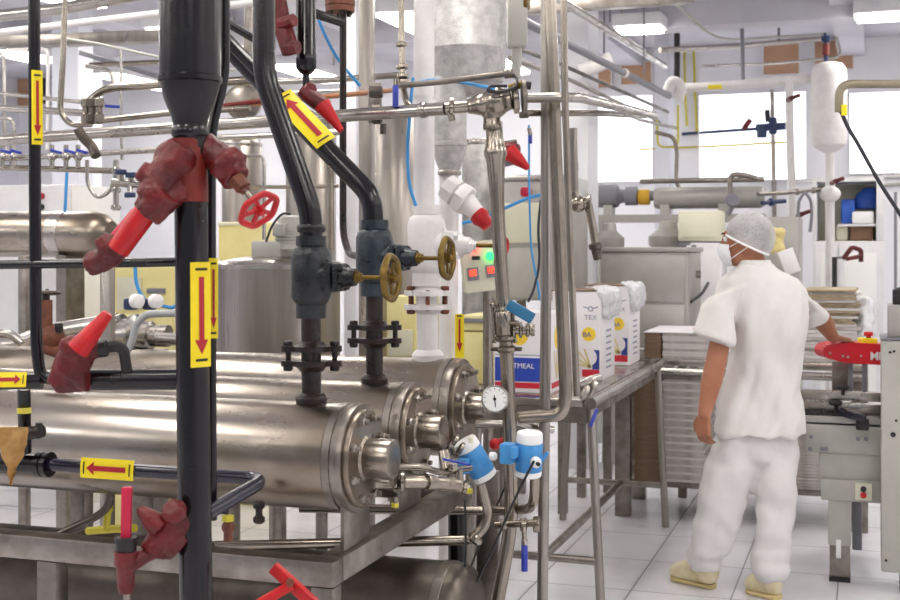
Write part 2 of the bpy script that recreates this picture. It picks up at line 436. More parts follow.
def flange_union(label, c, r, m, ear=2.6, bm_=None, group=None, gap=.9, name='flange_union', yaw=0.0):
    """two oval flanges bolted together round a vertical pipe at c"""
    t = T(name, label, 'pipe flange', c-UZ*r*1.4, group)
    e = (CR*math.cos(yaw)+CF*math.sin(yaw)); e2 = UZ.cross(e)
    for s in (1, -1):
        mb = MB(); z = c+UZ*s*r*gap*.5
        mb.lathe(z, UZ*s, [(0, r*1.75), (r*.5, r*1.75), (r*.65, r*1.4), (r*1.0, r*1.15)], 24)
        for q in (1, -1):
            mb.bar(z+e*q*r*1.0+UZ*s*r*.26, z+e*q*r*ear+UZ*s*r*.26, r*1.3, r*.5, bev=r*.08)
            mb.cyl(z+e*q*r*ear, z+e*q*r*ear+UZ*s*r*.54, r*.7, n=16)
        part('flange', mb, m, t)
    for q in (1, -1):
        for off in ((0,) if yaw == 0 else (0,)):
            b = c+e*q*r*ear
            mb = MB().cyl(b-UZ*r*1.25, b+UZ*r*1.25, r*.28, n=10)
            hexbolt(b+UZ*r*.95, UZ, r*.5, r*.5, mb); hexbolt(b-UZ*r*.95, -UZ, r*.5, r*.5, mb)
            part('bolt', mb, bm_ or m, t)
    for q in (1, -1):
        b = c+e2*q*r*1.35
        mb = MB().cyl(b-UZ*r*.95, b+UZ*r*.95, r*.22, n=10); hexbolt(b+UZ*r*.72, UZ, r*.36, r*.35, mb); hexbolt(b-UZ*r*.72, -UZ, r*.36, r*.35, mb)
        part('bolt', mb, bm_ or m, t)
    return t
def handwheel(parent, c, ax, R, m, name='handwheel', tr=.17, spokes=5):
    ax = ax.normalized()
    mb = MB().torus(c, ax, R, R*tr, 60, 10, .035, 6)
    x = ax.orthogonal().normalized(); y = ax.cross(x)
    for i in range(spokes):
        a = 2*PI*i/spokes+.3; e = x*math.cos(a)+y*math.sin(a)
        mb.bar(c+e*R*.15, c+e*R*.95, R*.22, R*.12, ax)
    mb.cyl(c-ax*R*.2, c+ax*R*.2, R*.26, n=16)
    hexbolt(c+ax*R*.2, ax, R*.16, R*.18, mb)
    return part(name, mb, m, parent)
def globe_valve(label, top, bot, d, rp, L, m, wheel_m, wheelR, name='globe_valve', neck=None, d_up=0.0):
    """cast globe valve on a vertical pipe; top, bot = its ends, d = stem direction, L = distance to the wheel"""
    h = (top-bot).length; c = (top+bot)/2
    t = T(name, label, 'valve', bot)
    mb = MB().lathe(bot, UZ, [(0, rp*1.35), (h*.16, rp*1.35), (h*.15, rp*1.2), (h*.2, rp*1.55), (h*.27, rp*1.78), (h*.76, rp*1.78), (h*.84, rp*1.6), (h*.88, rp*1.25), (h*.885, rp*1.35), (h, rp*1.35)], 32)
    mb.bar(bot+UZ*h*.16+d*rp*1.1, c+d*rp*2.0+UZ*rp*.2, rp*.9, rp*.5, UZ, rp*.15); mb.bar(top-UZ*h*.12+d*rp*1.1, c+d*rp*2.0+UZ*rp*.5, rp*.9, rp*.5, UZ, rp*.15)
    part('valve_body', mb, m, t)
    # bonnet: shoulder, bolted square flange, gland
    mb = MB().lathe(c+d*rp*.3, d, [(0, rp*1.45), (rp*1.3, rp*1.35), (rp*1.8, rp*1.15), (rp*1.85, rp*1.1)], 28)
    x = d.cross(UZ).normalized(); y = d.cross(x)
    R = Matrix((x, d, y)).transposed()
    mb.box(c+d*rp*2.15, (rp*2.6, rp*.5, rp*2.7), R, rp*.2); mb.box(c+d*rp*2.8, (rp*2.5, rp*.5, rp*2.5), R, rp*.2)
    mb.lathe(c+d*rp*2.9, d, [(0, rp*1.05), (rp*.8, rp*.85), (rp*1.1, rp*.8), (rp*1.4, rp*.75)], 24)
    part('bonnet', mb, m, t)
    for sx in (1, -1):
        for sy in (1, -1):
            q = c+d*rp*2.0+x*sx*rp*.85+y*sy*rp*.85
            b = MB().cyl(q-d*rp*.25, q+d*rp*1.35, rp*.16, n=10); hexbolt(q+d*rp*1.0, d, rp*.3, rp*.3, b); hexbolt(q+d*rp*.05, -d, rp*.3, rp*.25, b)
            part('bolt', b, m, t)
    g = MB().lathe(c+d*rp*4.2, d, [(0, rp*.55), (rp*.4, rp*.55), (rp*.45, rp*.42), (rp*.7, rp*.42)], 6)
    part('gland_nut', g, 'brass' if wheel_m == 'brass' else m, t)
    part('stem', MB().cyl(c+d*rp*4.6, c+d*(L+wheelR*.1), rp*.2, n=14), 'brass', t)
    handwheel(t, c+d*L, d, wheelR, wheel_m)
    return t
def sticker(parent, a, b, r, face, width):
    """flat yellow flow label tied on a pipe from a to b (axis), turned to direction face; its arrow points to b"""
    ax = (b-a); L = ax.length; ax.normalize()
    f = (face-ax*face.dot(ax)).normalized(); g = ax.cross(f)
    if g.dot(CR)+g.z*.01 < 0: pass
    hw = width/2
    def pt(u, v, e): return a+ax*(u*L)+g*(v*hw)+f*(r+e-.12*hw*v*v)
    mb = MB(); n = 8
    top = [[mb.bm.verts.new(pt(u, -1+2*k/n, .002)) for k in range(n+1)] for u in (0, 1)]
    bot = [[mb.bm.verts.new(pt(u, -1+2*k/n, .0006)) for k in range(n+1)] for u in (0, 1)]
    for k in range(n):
        mb.bm.faces.new((top[0][k], top[0][k+1], top[1][k+1], top[1][k])); mb.bm.faces.new((bot[0][k], bot[1][k], bot[1][k+1], bot[0][k+1]))
        for q in (0, 1): mb.bm.faces.new((top[q][k], top[q][k+1], bot[q][k+1], bot[q][k]))
    for k in (0, n): mb.bm.faces.new((top[0][k], top[1][k], bot[1][k], bot[0][k]))
    o = part('flow_label', mb, 'yellow', parent, 'yellow label with a red arrow')
    def strip(mb, u0, u1, v0f, v1f, k=1):
        rows = []
        for i in range(k+1):
            u = u0+(u1-u0)*i/k; lo, hi = v0f(i/k), v1f(i/k)
            rows.append([mb.bm.verts.new(pt(u, lo+(hi-lo)*q/n, .0032)) for q in range(n+1)])
        for i in range(k):
            for q in range(n): mb.bm.faces.new((rows[i][q], rows[i][q+1], rows[i+1][q+1], rows[i+1][q]))
    mb = MB(); strip(mb, .14, .74, lambda t: -.26, lambda t: .26); strip(mb, .74, .88, lambda t: -.66*(1-t), lambda t: .66*(1-t)+.001, 6)
    bmesh.ops.remove_doubles(mb.bm, verts=list(mb.bm.verts), dist=.00005)
    part('arrow', mb, 'arrow_red', o)
    for u in (.055, .92):
        mb = MB(); strip(mb, u, u+.025, lambda t: -.6, lambda t: .6); part('end_mark', mb, 'ink', o)
    return o
def foot_collar(parent, c, r, m):
    part('weld_collar', MB().lathe(c, UZ, [(-r*.6, r*1.5), (0, r*1.55), (r*.35, r*1.3), (r*.5, r*1.05)], 24), m, parent)

# ---------------------------------------------------------------- steel skid and its three tanks
ZB = .74                                           # top of the skid's beams
C0 = onZ(333, 563, ZB)                             # its near right corner
XE = C0.x; Y0 = C0.y; Y1 = onX(458, 489, XE-.02).y+.1
XW = -3.6
sk = T('tank_skid', 'low welded stainless steel beam frame carrying the three horizontal tanks', 'frame', V(((XW+XE)/2, (Y0+Y1)/2, 0)))
bh = .068
def beam(x0, x1, y0, y1, z0, z1, nm='beam'): part(nm, MB().bx(x0, x1, y0, y1, z0, z1, .006), 'steel_plate', sk)
beam(XW, XE, Y0, Y0+.07, ZB-bh, ZB); beam(XE-.07, XE, Y0+.071, Y1, ZB-bh, ZB); beam(XW, XE-.071, Y1-.07, Y1, ZB-bh, ZB)
for x in (-3.1,): beam(x-.03, x+.03, Y0+.071, Y1-.071, ZB-bh, ZB-.002, 'cross_beam')
for x, ys in ((XE-.035, (Y0+.035, Y1-.035)), (xat(Y0, 45), (Y0+.035,)), (xat(Y0, -150), (Y0+.035, Y1-.035))):
    for y in ys:
        beam(x-.032, x+.032, y-.032, y+.032, 0, ZB-bh-.001, 'post')
tanks = []
def tank(label, px, py, D, R, xl, ringR, capx):
    e = P(px, py, D)                                # centre of its end plate
    t = T('horizontal_tank', label, 'tank', V((e.x-.6, e.y, e.z-R)))
    part('shell', MB().lathe(V((xl, e.y, e.z)), UX, [(0, R*.9), (.05, R*.985), (.06, R*.985), (e.x-xl-.075, R*.985)], 72), 'steel_tank', t)
    part('flange', MB().lathe(e-UX*.073, UX, [(0, R), (.022, R), (.0225, R*.975), (.029, R*.975), (.0295, R), (.05, R), (.056, R*.985)], 72), 'steel_plate', t)
    part('end_plate', MB().lathe(e-UX*.016, UX, [(0, R*.9), (.012, R*.9), (.016, R*.88)], 64), 'steel_tank', t)
    part('nozzle', MB().lathe(e, UX, [(0, ringR*1.12), (.006, ringR), (.075, ringR), (.08, ringR*.96), (.082, ringR*.7), (.081, 0)], 40), 'steel_warm', t)
    for k in range(8):
        a = 2*PI*(k+.5)/8; q = e+(UY*math.cos(a)+UZ*math.sin(a))*R*.76
        mb = MB(); hexbolt(q, UX, R*.085, .014, mb); mb.cyl(q+UX*.012, q+UX*.024, R*.05, n=10)
        part('bolt', mb, 'steel_plate', t)
    bottom = e.z-R
    for x in (e.x-.035, e.x-1.75):
        w = R*.6
        if bottom-ZB > .01:
            mb = MB().bx(x-.006, x+.006, e.y-w, e.y+w, ZB+.001, e.z-R*.8, .002)
            part('saddle', mb, 'steel_plate', t)
    tanks.append((t, e, R)); return t
tank('front stainless horizontal tank with bolted round end plate, nearest the camera', 367, 458, 3.45, .150, -3.75, .056, 0)
tank('middle stainless horizontal tank, right behind the front one', 420, 431, 3.95, .152, -3.75, .053, 0)
tank('rear stainless horizontal tank with pressure gauge before its end', 467, 408, 4.45, .176, -3.75, .055, 0)
YT = [e.y for _, e, _ in tanks]; ZT = [e.z+R*.985 for _, e, R in tanks]; XT = [e.x for _, e, _ in tanks]

def drop(px, Y): return onY(px, 300, Y)            # plan position of a vertical on a plane
# first black riser: comes down, swings right, into the valve on the front tank
def on(px, py, k): return onY(px, py, YT[k])
def seg(k, px, y0, y1):                            # vertical between rows y0,y1 at column px over tank k
    return on(px, y0, k), on(px, y1, k)
r1 = wpx(23, 3.5)/2
pts = [on(264, -30, 0), on(264, 76, 0), on(311, 212, 0), on(311, 242, 0)]
pipe('black_pipe', 'glossy black pipe swinging down to the dark valve over the front tank', pts, 2*r1, 'black', bend=.06, clamps=((2, .55),), n=24, ct=.35, cw=1.25)
top, bot = seg(0, 311, 236, 318)
globe_valve('dark grey cast valve with brass handwheel on the front tank riser', top, bot, UX, r1*.98, xat(YT[0], 391)-top.x, 'iron_dark', 'brass', .058)
f1 = on(311.5, 356, 0)
t = T('riser_pipe', 'short dark brown riser standing on the front tank under the valve', 'pipe', V((f1.x, f1.y, ZT[0])))
part('tube', MB().cyl(V((f1.x, f1.y, ZT[0]-.012)), bot+UZ*.002, r1*.86, n=24), 'rust', t); foot_collar(t, V((f1.x, f1.y, ZT[0]+.012)), r1*.9, 'rust')
flange_union('rusty brown bolted flange pair on the front tank riser', f1, r1*.9, 'rust', ear=2.25)
# second riser with the big flow label
r2 = wpx(21, 3.99)/2
A = [on(196, 12, 1), on(232, 50, 1), on(318, 141, 1), on(372, 196, 1), on(374, 230, 1)]
bp = T('black_pipe', 'glossy black pipe slanting down with a large yellow arrow label, to the middle tank valve', 'pipe', A[-1])
part('tube', MB().tube(A, r2, .06, 24), 'black', bp)
mid = A[1]
sa, sb = on(334, 157, 1), on(279, 99, 1)
ax = (sb-sa).normalized(); sticker(bp, on(325, 148, 1), on(280, 100, 1), r2, (V((0, 0, H))-sa).normalized()+UZ*.35+CR*.35, wpx(25, 3.95))
top, bot = seg(1, 374.5, 220, 296)
globe_valve('blue-grey cast valve with brass handwheel on the middle tank riser', top, bot, UX, r2*1.0, xat(YT[1], 447)-top.x, 'iron_blue', 'brass', .060)
f2 = on(374.5, 334, 1)
t = T('riser_pipe', 'short dark brown riser standing on the middle tank under the blue-grey valve', 'pipe', V((f2.x, f2.y, ZT[1])))
part('tube', MB().cyl(V((f2.x, f2.y, ZT[1]-.012)), bot+UZ*.002, r2*.82, n=24), 'rust', t); foot_collar(t, V((f2.x, f2.y, ZT[1]+.012)), r2*.85, 'rust')
flange_union('rusty brown bolted flange pair on the middle tank riser', f2, r2*.88, 'rust', ear=2.25)
# white riser of the rear tank
r3 = wpx(21, 4.5)/2
wt, wb = seg(2, 424, -30, 206)
pipe('white_pipe', 'white painted vertical pipe coming down to the white valve', [wt, on(424, 208, 2)], 2*r3, 'white_pipe', clamps=((0, .55),), n=24, ct=.4, cw=1.12)
top, bot = seg(2, 426.5, 205, 286)
t = globe_valve('white painted cast valve with brass stem nut on the rear tank riser', top, bot, UX, r3*1.02, xat(YT[2], 506)-top.x, 'white_pipe', 'red', .026)
f3 = on(428, 300, 2)
t = T('riser_pipe', 'white painted riser standing on the rear tank', 'pipe', V((f3.x, f3.y, ZT[2])))
part('tube', MB().cyl(V((f3.x, f3.y, ZT[2]-.012)), bot+UZ*.002, r3*1.02, n=24), 'white_pipe', t); foot_collar(t, V((f3.x, f3.y, ZT[2]+.012)), r3, 'white_pipe')
flange_union('white painted bolted flange pair above the rear tank', f3, r3*.92, 'white_pipe', ear=1.75, bm_='rust_red')

# ---------------------------------------------------------------- big black riser in front, and what is wired to it
DR = 2.8
vr = wpx(61, DR)/2; pr = wpx(33, DR)/2
q = lambda px, py, d=0: P(px, py, DR+d)
ax0 = q(190, -40); zz = lambda y: q(190, y).z
t = T('black_riser', 'thick glossy black standpipe with a fat top section, foremost on the left', 'pipe', q(194, 640))
part('vessel', MB().lathe(V((ax0.x, ax0.y, zz(-40))), -UZ, [(0, vr), (zz(-40)-zz(76), vr), (zz(-40)-zz(77), vr*1.05), (zz(-40)-zz(82), vr*1.05), (zz(-40)-zz(83), vr*.99), (zz(-40)-zz(100), vr*.84), (zz(-40)-zz(118), vr*.6), (zz(-40)-zz(129), vr*.53)], 48), 'black', t)
part('collar', MB().lathe(V((ax0.x, ax0.y, zz(126))), -UZ, [(0, pr*1.02), (.008, pr*1.12), (.02, pr*1.12), (.028, pr)], 36), 'black', t)
part('red_sleeve', MB().lathe(V((ax0.x, ax0.y, zz(139))), -UZ, [(0, pr*1.03), (zz(139)-zz(202), pr*1.1)], 36), 'red_worn', t, 'worn red painted sleeve')
part('tube', MB().tube([q(191, 136), q(191, 202), q(193, 400), q(197, 660)], pr, .1, 36), 'black', t)
sticker(t, q(191.6, 262), q(192.2, 366), pr, (V((0,0,H))-q(192, 300)).normalized()+CR*.75, wpx(23, DR))
sticker(blk2, P(212, 258, 2.93), P(212, 336, 2.93), wpx(11, 2.93)/2, (V((0,0,H))-P(212, 300, 2.93)).normalized()+CR*.1, wpx(10, 2.9)) if False else None
blk = t
# red taped yoke valve on its left: three stout wrapped pieces going down to the thin horizontal pipe
t = T('strainer_valve', 'red taped angled valve reaching down-left from the big black standpipe', 'valve', q(104, 268))
mb = MB().tube([q(184, 148, -.03), q(166, 172, -.04), q(150, 200, -.05)], wpx(33, DR)/2, .02, 20)
mb.ball(q(176, 160, -.02), wpx(44, DR)/2); mb.lathe(q(160, 182, -.04), q(140, 170, -.05)-q(160, 182, -.04), [(0, .026), (.028, .028), (.034, .026), (.052, .022)], 8)
mb.cyl(q(166, 192, -.05), q(146, 215, -.05), wpx(38, DR)/2, wpx(33, DR)/2, 8); mb.cyl(q(172, 196, -.03), q(185, 190, -.02), .03, n=12)
part('valve_body', lumpy(mb, .004, .0026), 'red_tape', t, ang=60)
part('tube', MB().cyl(q(150, 206, -.05), q(118, 250, -.04), wpx(24, DR)/2, wpx(23, DR)/2, 24), 'red', t, 'bright red bare tube')
part('side_tube', MB().cyl(q(136, 212, -.02), q(108, 246, -.02), wpx(11, DR)/2, n=16), 'red_pink', t, 'thinner pink-red side tube')
mb = MB().tube([q(122, 240, -.03), q(112, 256, -.02), q(90, 265, 0)], wpx(24, DR)/2, .03, 20).lathe(q(112, 252, -.03), q(100, 237, -.03)-q(112, 252, -.03), [(0, .024), (.03, .022), (.042, .018)], 8)
part('elbow', lumpy(mb, .004, .0024), 'red_tape', t, ang=60)
# red valve on its right with red handwheel
t = T('angle_valve', 'red taped angle valve with a red handwheel, right of the big black standpipe', 'valve', q(240, 215))
mb = MB().tube([q(203, 146, .02), q(220, 158, .0), q(237, 180, -.02)], wpx(30, DR)/2, .03, 20)
mb.lathe(q(222, 158, -.02), q(238, 174, -.03)-q(222, 158, -.02), [(0, .036), (.012, .044), (.03, .042), (.035, .03), (.05, .028)], 8)
mb.lathe(q(226, 156, -.02), q(244, 162, -.03)-q(226, 156, -.02), [(0, .022), (.025, .022), (.045, .018)], 8)
part('valve_body', lumpy(mb, .004, .0024), 'red_tape', t, ang=60)
part('gland_nut', MB().lathe(q(236, 178, -.03), q(247, 193, -.04)-q(236, 178, -.03), [(0, .02), (.03, .019), (.033, .012), (.04, .012)], 6), 'rust_red', t)
wd = (q(259, 210, -.09)-q(240, 184, -.03)).normalized()
part('stem', MB().cyl(q(241, 185, -.03), q(258, 208, -.085), .0055, n=14), 'steel_warm', t)
handwheel(t, q(259, 210, -.09), (wd*.55+CR*.35-UZ*.35-CF*.2), .043, 'red')
# thin black pipe hugging the standpipe from behind
blk2 = T('black_pipe', 'slim black pipe curving round behind the big black standpipe', 'pipe', P(212, 520, 2.93))
part('tube', MB().tube(PP([(225, -40, 2.95), (225, 80, 2.95), (211, 128, 2.93), (211, 290, 2.93), (212, 520, 2.93)]), wpx(10, 2.95)/2, .16, 20), 'black', blk2)
sticker(blk2, P(213, 258, 2.93), P(213, 338, 2.93), wpx(10, 2.93)/2, (V((0,0,H))-P(212, 300, 2.93)).normalized()+CR*.1, wpx(9, 2.9))
# thin black drop pipe at far left and its elbow into the horizontal
DL = 3.0
t = T('black_pipe', 'slim black drop pipe at the left edge, bending into a thick wet horizontal length', 'pipe', P(36, 400, DL))
rl = wpx(12, DL)/2
part('tube', MB().tube([P(34, -40, DL), P(35, 200, DL), P(36, 340, DL), P(40, 378, DL), P(66, 380, DL)], rl, .07, 22), 'black', t)
part('horizontal_tube', MB().cyl(P(66, 379.5, DL), P(206, 379.5, 3.02), wpx(21, DL)/2, n=24), 'black', t)
part('stub', MB().cyl(P(-40, 383, DL), P(42, 381, DL), wpx(16, DL)/2, n=24), 'black', t)
sticker(t, P(35.2, 71, DL), P(35.6, 145, DL), rl, (V((0,0,H))-P(36, 100, DL)).normalized()+CR*.35, wpx(11, DL))
sticker(t, P(-14, 381.5, DL), P(29, 381, DL), wpx(16, DL)/2, V((0,0,H+.6))-P(10, 380, DL), wpx(15, DL))
t = T('red_valve', 'red taped valve with a tapered red handle, on the thick black pipe at left', 'valve', P(76, 385, 2.96))
mb = MB().tube([P(60, 384, 2.96), P(68, 360, 2.95), P(80, 342, 2.94)], wpx(26, 2.95)/2, .02, 20)
mb.cyl(P(70, 352, 2.95), P(100, 348, 2.95), wpx(30, 2.95)/2, wpx(19, 2.95)/2, 8); mb.cyl(P(72, 378, 2.95), P(84, 352, 2.95), wpx(26, 2.95)/2, n=10); mb.ball(P(69, 346, 2.92), wpx(20, 2.9)/2); mb.cyl(P(56, 381, 2.96), P(88, 379, 2.96), wpx(26, 2.95)/2, n=12)
part('valve_body', lumpy(mb, .004, .0024), 'red_tape', t, ang=60)
part('handle', MB().lathe(P(78, 350, 2.9), P(108, 314, 2.9)-P(78, 350, 2.9), [(0, wpx(24, 2.9)/2), (wpx(46, 2.9), wpx(12, 2.9)/2), (wpx(48, 2.9), wpx(8, 2.9)/2)], 20), 'red', t, 'bright red tapered handle')
part('nut', MB().cyl(P(99, 349, 2.95), P(107, 348, 2.95), wpx(17, 2.95)/2, n=8), 'black_matte', t)
pipe('hose_elbow', 'black rubber elbow leaving the red valve on the left', [(105, 347, 2.97), (123, 346, 2.98), (127, 371, 3.0)], 11, 'black_matte', 'hose', bend=.05)
# slim black pipe crossing further back at the same height as the horizontal tank
t = pipe('black_pipe', 'slim wet black pipe running level across the left, under the red angled valve', [(-20, 265, 3.05), (179, 262, 2.86)], 9, 'black')
# lower black loop
pts = [P(-20, 461, 3.28), P(42, 464, 3.27), P(266, 479, 3.07), P(206, 514, 2.83)]
lo = T('black_pipe', 'blue-black pipe loop passing low in front of the front tank, with yellow label', 'pipe', pts[2])
rl2 = wpx(13, 3.25)/2
part('tube', MB().tube(pts, rl2, .055, 22), 'black_blue', lo)
d = (pts[2]-pts[1]).normalized()
for s in (0, .02): part('flange', MB().cyl(pts[1]+d*(-.01+s), pts[1]+d*(.006+s), wpx(25, 3.27)/2, n=28), 'black', lo)
part('wide_end', MB().cyl(P(-20, 461, 3.28), P(37, 463.6, 3.27), wpx(20, 3.27)/2, n=24), 'black', lo)
sticker(lo, pts[1].lerp(pts[2], .44), pts[1].lerp(pts[2], .2), rl2*1.02, V((0,0,H))-pts[1]-UZ*.3, wpx(20, 3.2))
pipe('drain_plug', 'brown capped drain stub hanging below the front tank', [(259, 505, 3.35), (259, 521, 3.35)], 7, 'rust', 'pipe', clamps=((0, .02), (0, .9)), ct=1.1, cw=1.7)
# red cocks low down
t = T('drain_cock', 'red drain cock with an upright pink-red handle, in front of the skid beam', 'valve', q(127, 600, -.05))
part('valve_body', MB().lathe(q(126, 551, -.05), -UZ, [(0, wpx(24, 2.75)/2), (wpx(12, 2.75), wpx(24, 2.75)/2), (wpx(16, 2.75), wpx(19, 2.75)/2), (wpx(36, 2.75), wpx(17, 2.75)/2), (wpx(42, 2.75), wpx(13, 2.75)/2)], 20), 'red_tape', t)
part('collar', MB().cyl(q(126, 551, -.05), q(126, 537, -.05), wpx(21, 2.75)/2, wpx(23, 2.75)/2, 10), 'black_matte', t)
part('handle', MB().bar(q(126, 541, -.05), q(127, 487, -.05), wpx(10, 2.75), wpx(7, 2.75), CF, .002), 'red_pink', t, 'pink-red lever handle')
part('side_arm', MB().tube([q(130, 566, -.05), q(146, 555, -.04), q(160, 549, -.03)], wpx(15, 2.75)/2, .02, 16), 'red_tape', t)
part('outlet', MB().cyl(q(127, 592, -.05), q(127, 612, -.05), wpx(7, 2.75)/2, n=12), 'steel_warm', t)
t = T('strainer_valve', 'red taped low valve with a cone tip, joined left of the big black standpipe', 'valve', q(168, 560, -.03))
mb = MB().tube([q(190, 520, .0), q(170, 525, -.03), q(154, 552, -.03)], wpx(30, 2.77)/2, .03, 20).lathe(q(176, 515, -.05), UZ*.6-CR*.2-CF*.5, [(0, .03), (.02, .03), (.03, .022)], 6)
mb.cyl(q(180, 548, -.02), q(158, 530, -.03), .034, n=8)
part('valve_body', lumpy(mb, .004, .0024), 'red_tape', t, ang=60)
part('cone', MB().lathe(q(160, 527, -.05), q(134, 504, -.06)-q(160, 527, -.05), [(0, wpx(23, 2.77)/2), (.02, wpx(22, 2.77)/2), (.06, wpx(9, 2.77)/2), (.064, wpx(5, 2.77)/2)], 18), 'red_tape', t)
# red clamp lever bottom
t = T('clamp_lever', 'bright red lever clamp at the bottom edge below the skid beam corner', 'lever', P(296, 640, 2.85))
a, b = P(273, 567, 2.86), P(345, 632, 2.82)
part('arm', MB().bar(a, b, .022, .026, UZ, .003), 'red', t)
part('link', MB().bar(P(292, 585, 2.83), P(255, 606, 2.80), .012, .022, UZ, .003), 'red', t)
part('pivot', MB().cyl(P(290, 581, 2.86), P(290, 583, 2.80), .009, n=14), 'rust_red', t)
# dirty valve behind the loop
t = T('dirty_valve', 'greasy yellow-spotted small valve below the front tank, right of the standpipe', 'valve', P(228, 545, 3.2))
part('valve_body', MB().cyl(P(228, 541, 3.2), P(228, 516, 3.2), wpx(9, 3.2)/2, n=14).ball(P(228, 527, 3.2), wpx(13, 3.2)/2), 'rust_red', t)
part('nut', MB().lathe(P(228, 521, 3.2), UZ, [(0, .016), (.014, .016)], 6), 'yellow_pipe', t)
part('handle', MB().bar(P(172, 506, 3.12), P(228, 512, 3.18), .012, .012), 'black_matte', t)
# left valve with tag
t = T('black_valve', 'small black valve with a yellow band below the left pipe', 'valve', P(24, 445, 3.2))
part('tube', MB().cyl(P(24, 388, 3.2), P(25, 452, 3.25), wpx(13, 3.2)/2, n=18), 'black', t)
part('band', MB().cyl(P(24.2, 408, 3.2), P(24.2, 413, 3.2), wpx(14, 3.2)/2, n=18), 'yellow_band', t, 'yellow tape band')
part('side_port', MB().cyl(P(25, 434, 3.2), P(42, 431, 3.18), wpx(13, 3.2)/2, n=10), 'rust', t)
part('knob', MB().cyl(P(39, 438, 3.18), P(39, 423, 3.18), wpx(7, 3.2)/2, n=8), 'black_matte', t)
def tagfn(u, v):
    w = [1, .95, .8, .55, .3, .12][min(5, int(u*5.99))]; 
    return P(14+ (v-.5)*29*w-3*u, 427+u*58, 3.13+.02*math.sin(u*7+v*3))
tg = MB().grid(tagfn, 10, 6)
bmesh.ops.solidify(tg.bm, geom=list(tg.bm.faces), thickness=.002)
S('paper_tag', 'crumpled tan paper tag hanging at the left edge before the front tank', 'tag', tg, 'tag_paper')

# slanted black pieces upper middle: capped bottle pipe with red valve, thin dark pipe with rusty flange
DB = 4.15
t = T('black_bottle_pipe', 'short fat black capped pipe hanging at the top, above a red taped valve', 'pipe', P(306, 85, DB))
rb = wpx(20, DB)/2; zt = P(306, -40, DB)
Lc = lambda y: (y+40)/F*DB
part('tube', MB().lathe(zt, -UZ, [(0, rb), (Lc(53), rb), (Lc(54), rb*1.04), (Lc(68), rb*1.04), (Lc(73), rb*.7), (Lc(75), rb*.3)], 32), 'black', t)
part('stem', MB().cyl(P(306, 73, DB), P(306, 90, DB), wpx(7, DB)/2, n=16), 'black', t)
t = T('red_valve', 'red taped valve with tapered red tip under the fat black capped pipe', 'valve', P(318, 110, DB))
part('valve_body', MB().tube([P(304, 90, DB-.02), P(312, 98, DB-.03), P(326, 108, DB-.03)], wpx(17, DB)/2, .02, 16), 'red_tape', t)
part('cap', MB().lathe(P(308, 92, DB), CR*.3+UZ*.1-CF, [(0, .024), (.04, .024), (.05, .018)], 8), 'red_tape', t)
part('tip', MB().lathe(P(322, 105, DB-.04), P(343, 133, DB-.06)-P(322, 105, DB-.04), [(0, wpx(18, DB)/2), (wpx(30, DB), wpx(7, DB)/2), (wpx(33, DB), wpx(7, DB)/2), (wpx(34, DB), wpx(3, DB)/2)], 18), 'red', t, 'bright red tapered tip')
t = T('red_valve', 'red taped valve at the top edge, between two black pipes', 'valve', P(288, 55, 4.1))
part('valve_body', MB().tube([P(276, -5, 4.1), P(281, 22, 4.1), P(291, 52, 4.08)], wpx(19, 4.1)/2, .03, 16), 'red_tape', t)
part('side_port', MB().cyl(P(280, 24, 4.08), P(294, 20, 4.05), wpx(13, 4.1)/2, n=8), 'red_tape', t)
part('nut', MB().cyl(P(286, 48, 4.06), P(298, 47, 4.04), wpx(14, 4.1)/2, n=8), 'red_tape', t)
pipe('black_pipe', 'thin black branch pipe sloping at the top, between standpipe and red valve', [(214, 14, 3.9), (228, 23, 3.9), (262, 43, 3.9)], 9, 'black')
pipe('black_pipe', 'thin black branch pipe at the top, ending at the rusty flange pipe', [(300, 8, 4.3), (316, 14, 4.35), (341, 22, 4.5)], 10, 'black')
t = pipe('dark_pipe', 'thin dark rust-brown vertical pipe beside the square steel column', [(343, 0, 4.55), (343, 235, 4.55), (349, 254, 4.5), (362, 257, 4.3)], 7, 'rust', bend=.06)
c = P(340, 6, 4.55)
t = T('rusty_flange', 'brown rusty round flange at the top edge above the thin dark pipe', 'pipe flange', c-UZ*.02)
part('disc', MB().cyl(c-UZ*.022, c-UZ*.001, wpx(29, 4.55)/2, n=32), 'rust_red', t); part('disc', MB().cyl(c+UZ*.001, c+UZ*.022, wpx(30, 4.55)/2, n=32), 'rust_red', t)
for k in range(6):
    a = k*PI/3; p = c+V((math.cos(a), math.sin(a), 0))*wpx(22, 4.55)/2
    part('bolt', MB().lathe(p-UZ*.035, UZ, [(0, .008), (.07, .008)], 6), 'rust', t)
from mathutils import noise
# ---------------------------------------------------------------- upright steel pipework in the middle
DM = 4.12
M1 = [P(494, 122, DM), P(499, 240, DM), P(506, 340, DM), P(510, 430, DM), P(512, 522, DM), P(493, 625, DM-.05)]
t = T('steel_pipe', 'stainless riser below the cross fitting, carrying the pressure gauge', 'pipe', M1[-1])
part('tube', MB().tube(M1, wpx(14, DM)/2, .1, 24), 'steel_warm', t)
part('reducer', MB().lathe(M1[0], M1[1]-M1[0], [(0, wpx(17, DM)/2), (.05, wpx(17, DM)/2), (.08, wpx(20, DM)/2), (.095, wpx(23, DM)/2), (.11, wpx(23, DM)/2), (.125, wpx(19, DM)/2), (.25, wpx(14.2, DM)/2)], 28), 'steel_warm', t)
for (a, b, f) in ((1, 2, .98), (2, 3, .1)):
    c = M1[a].lerp(M1[b], f); d = (M1[b]-M1[a]).normalized()
    part('clamp', MB().lathe(c, d, [(-.012, .026), (-.005, .034), (.005, .034), (.012, .026)], 24), 'steel_warm', t)
for k, dd in ((0, -1), (1, 1)):
    c = M1[2].lerp(M1[3], .1)+CR*.04*dd
    part('wing_nut', MB().box(c, (.022, .016, .014), None, .003), 'steel_dark', t)
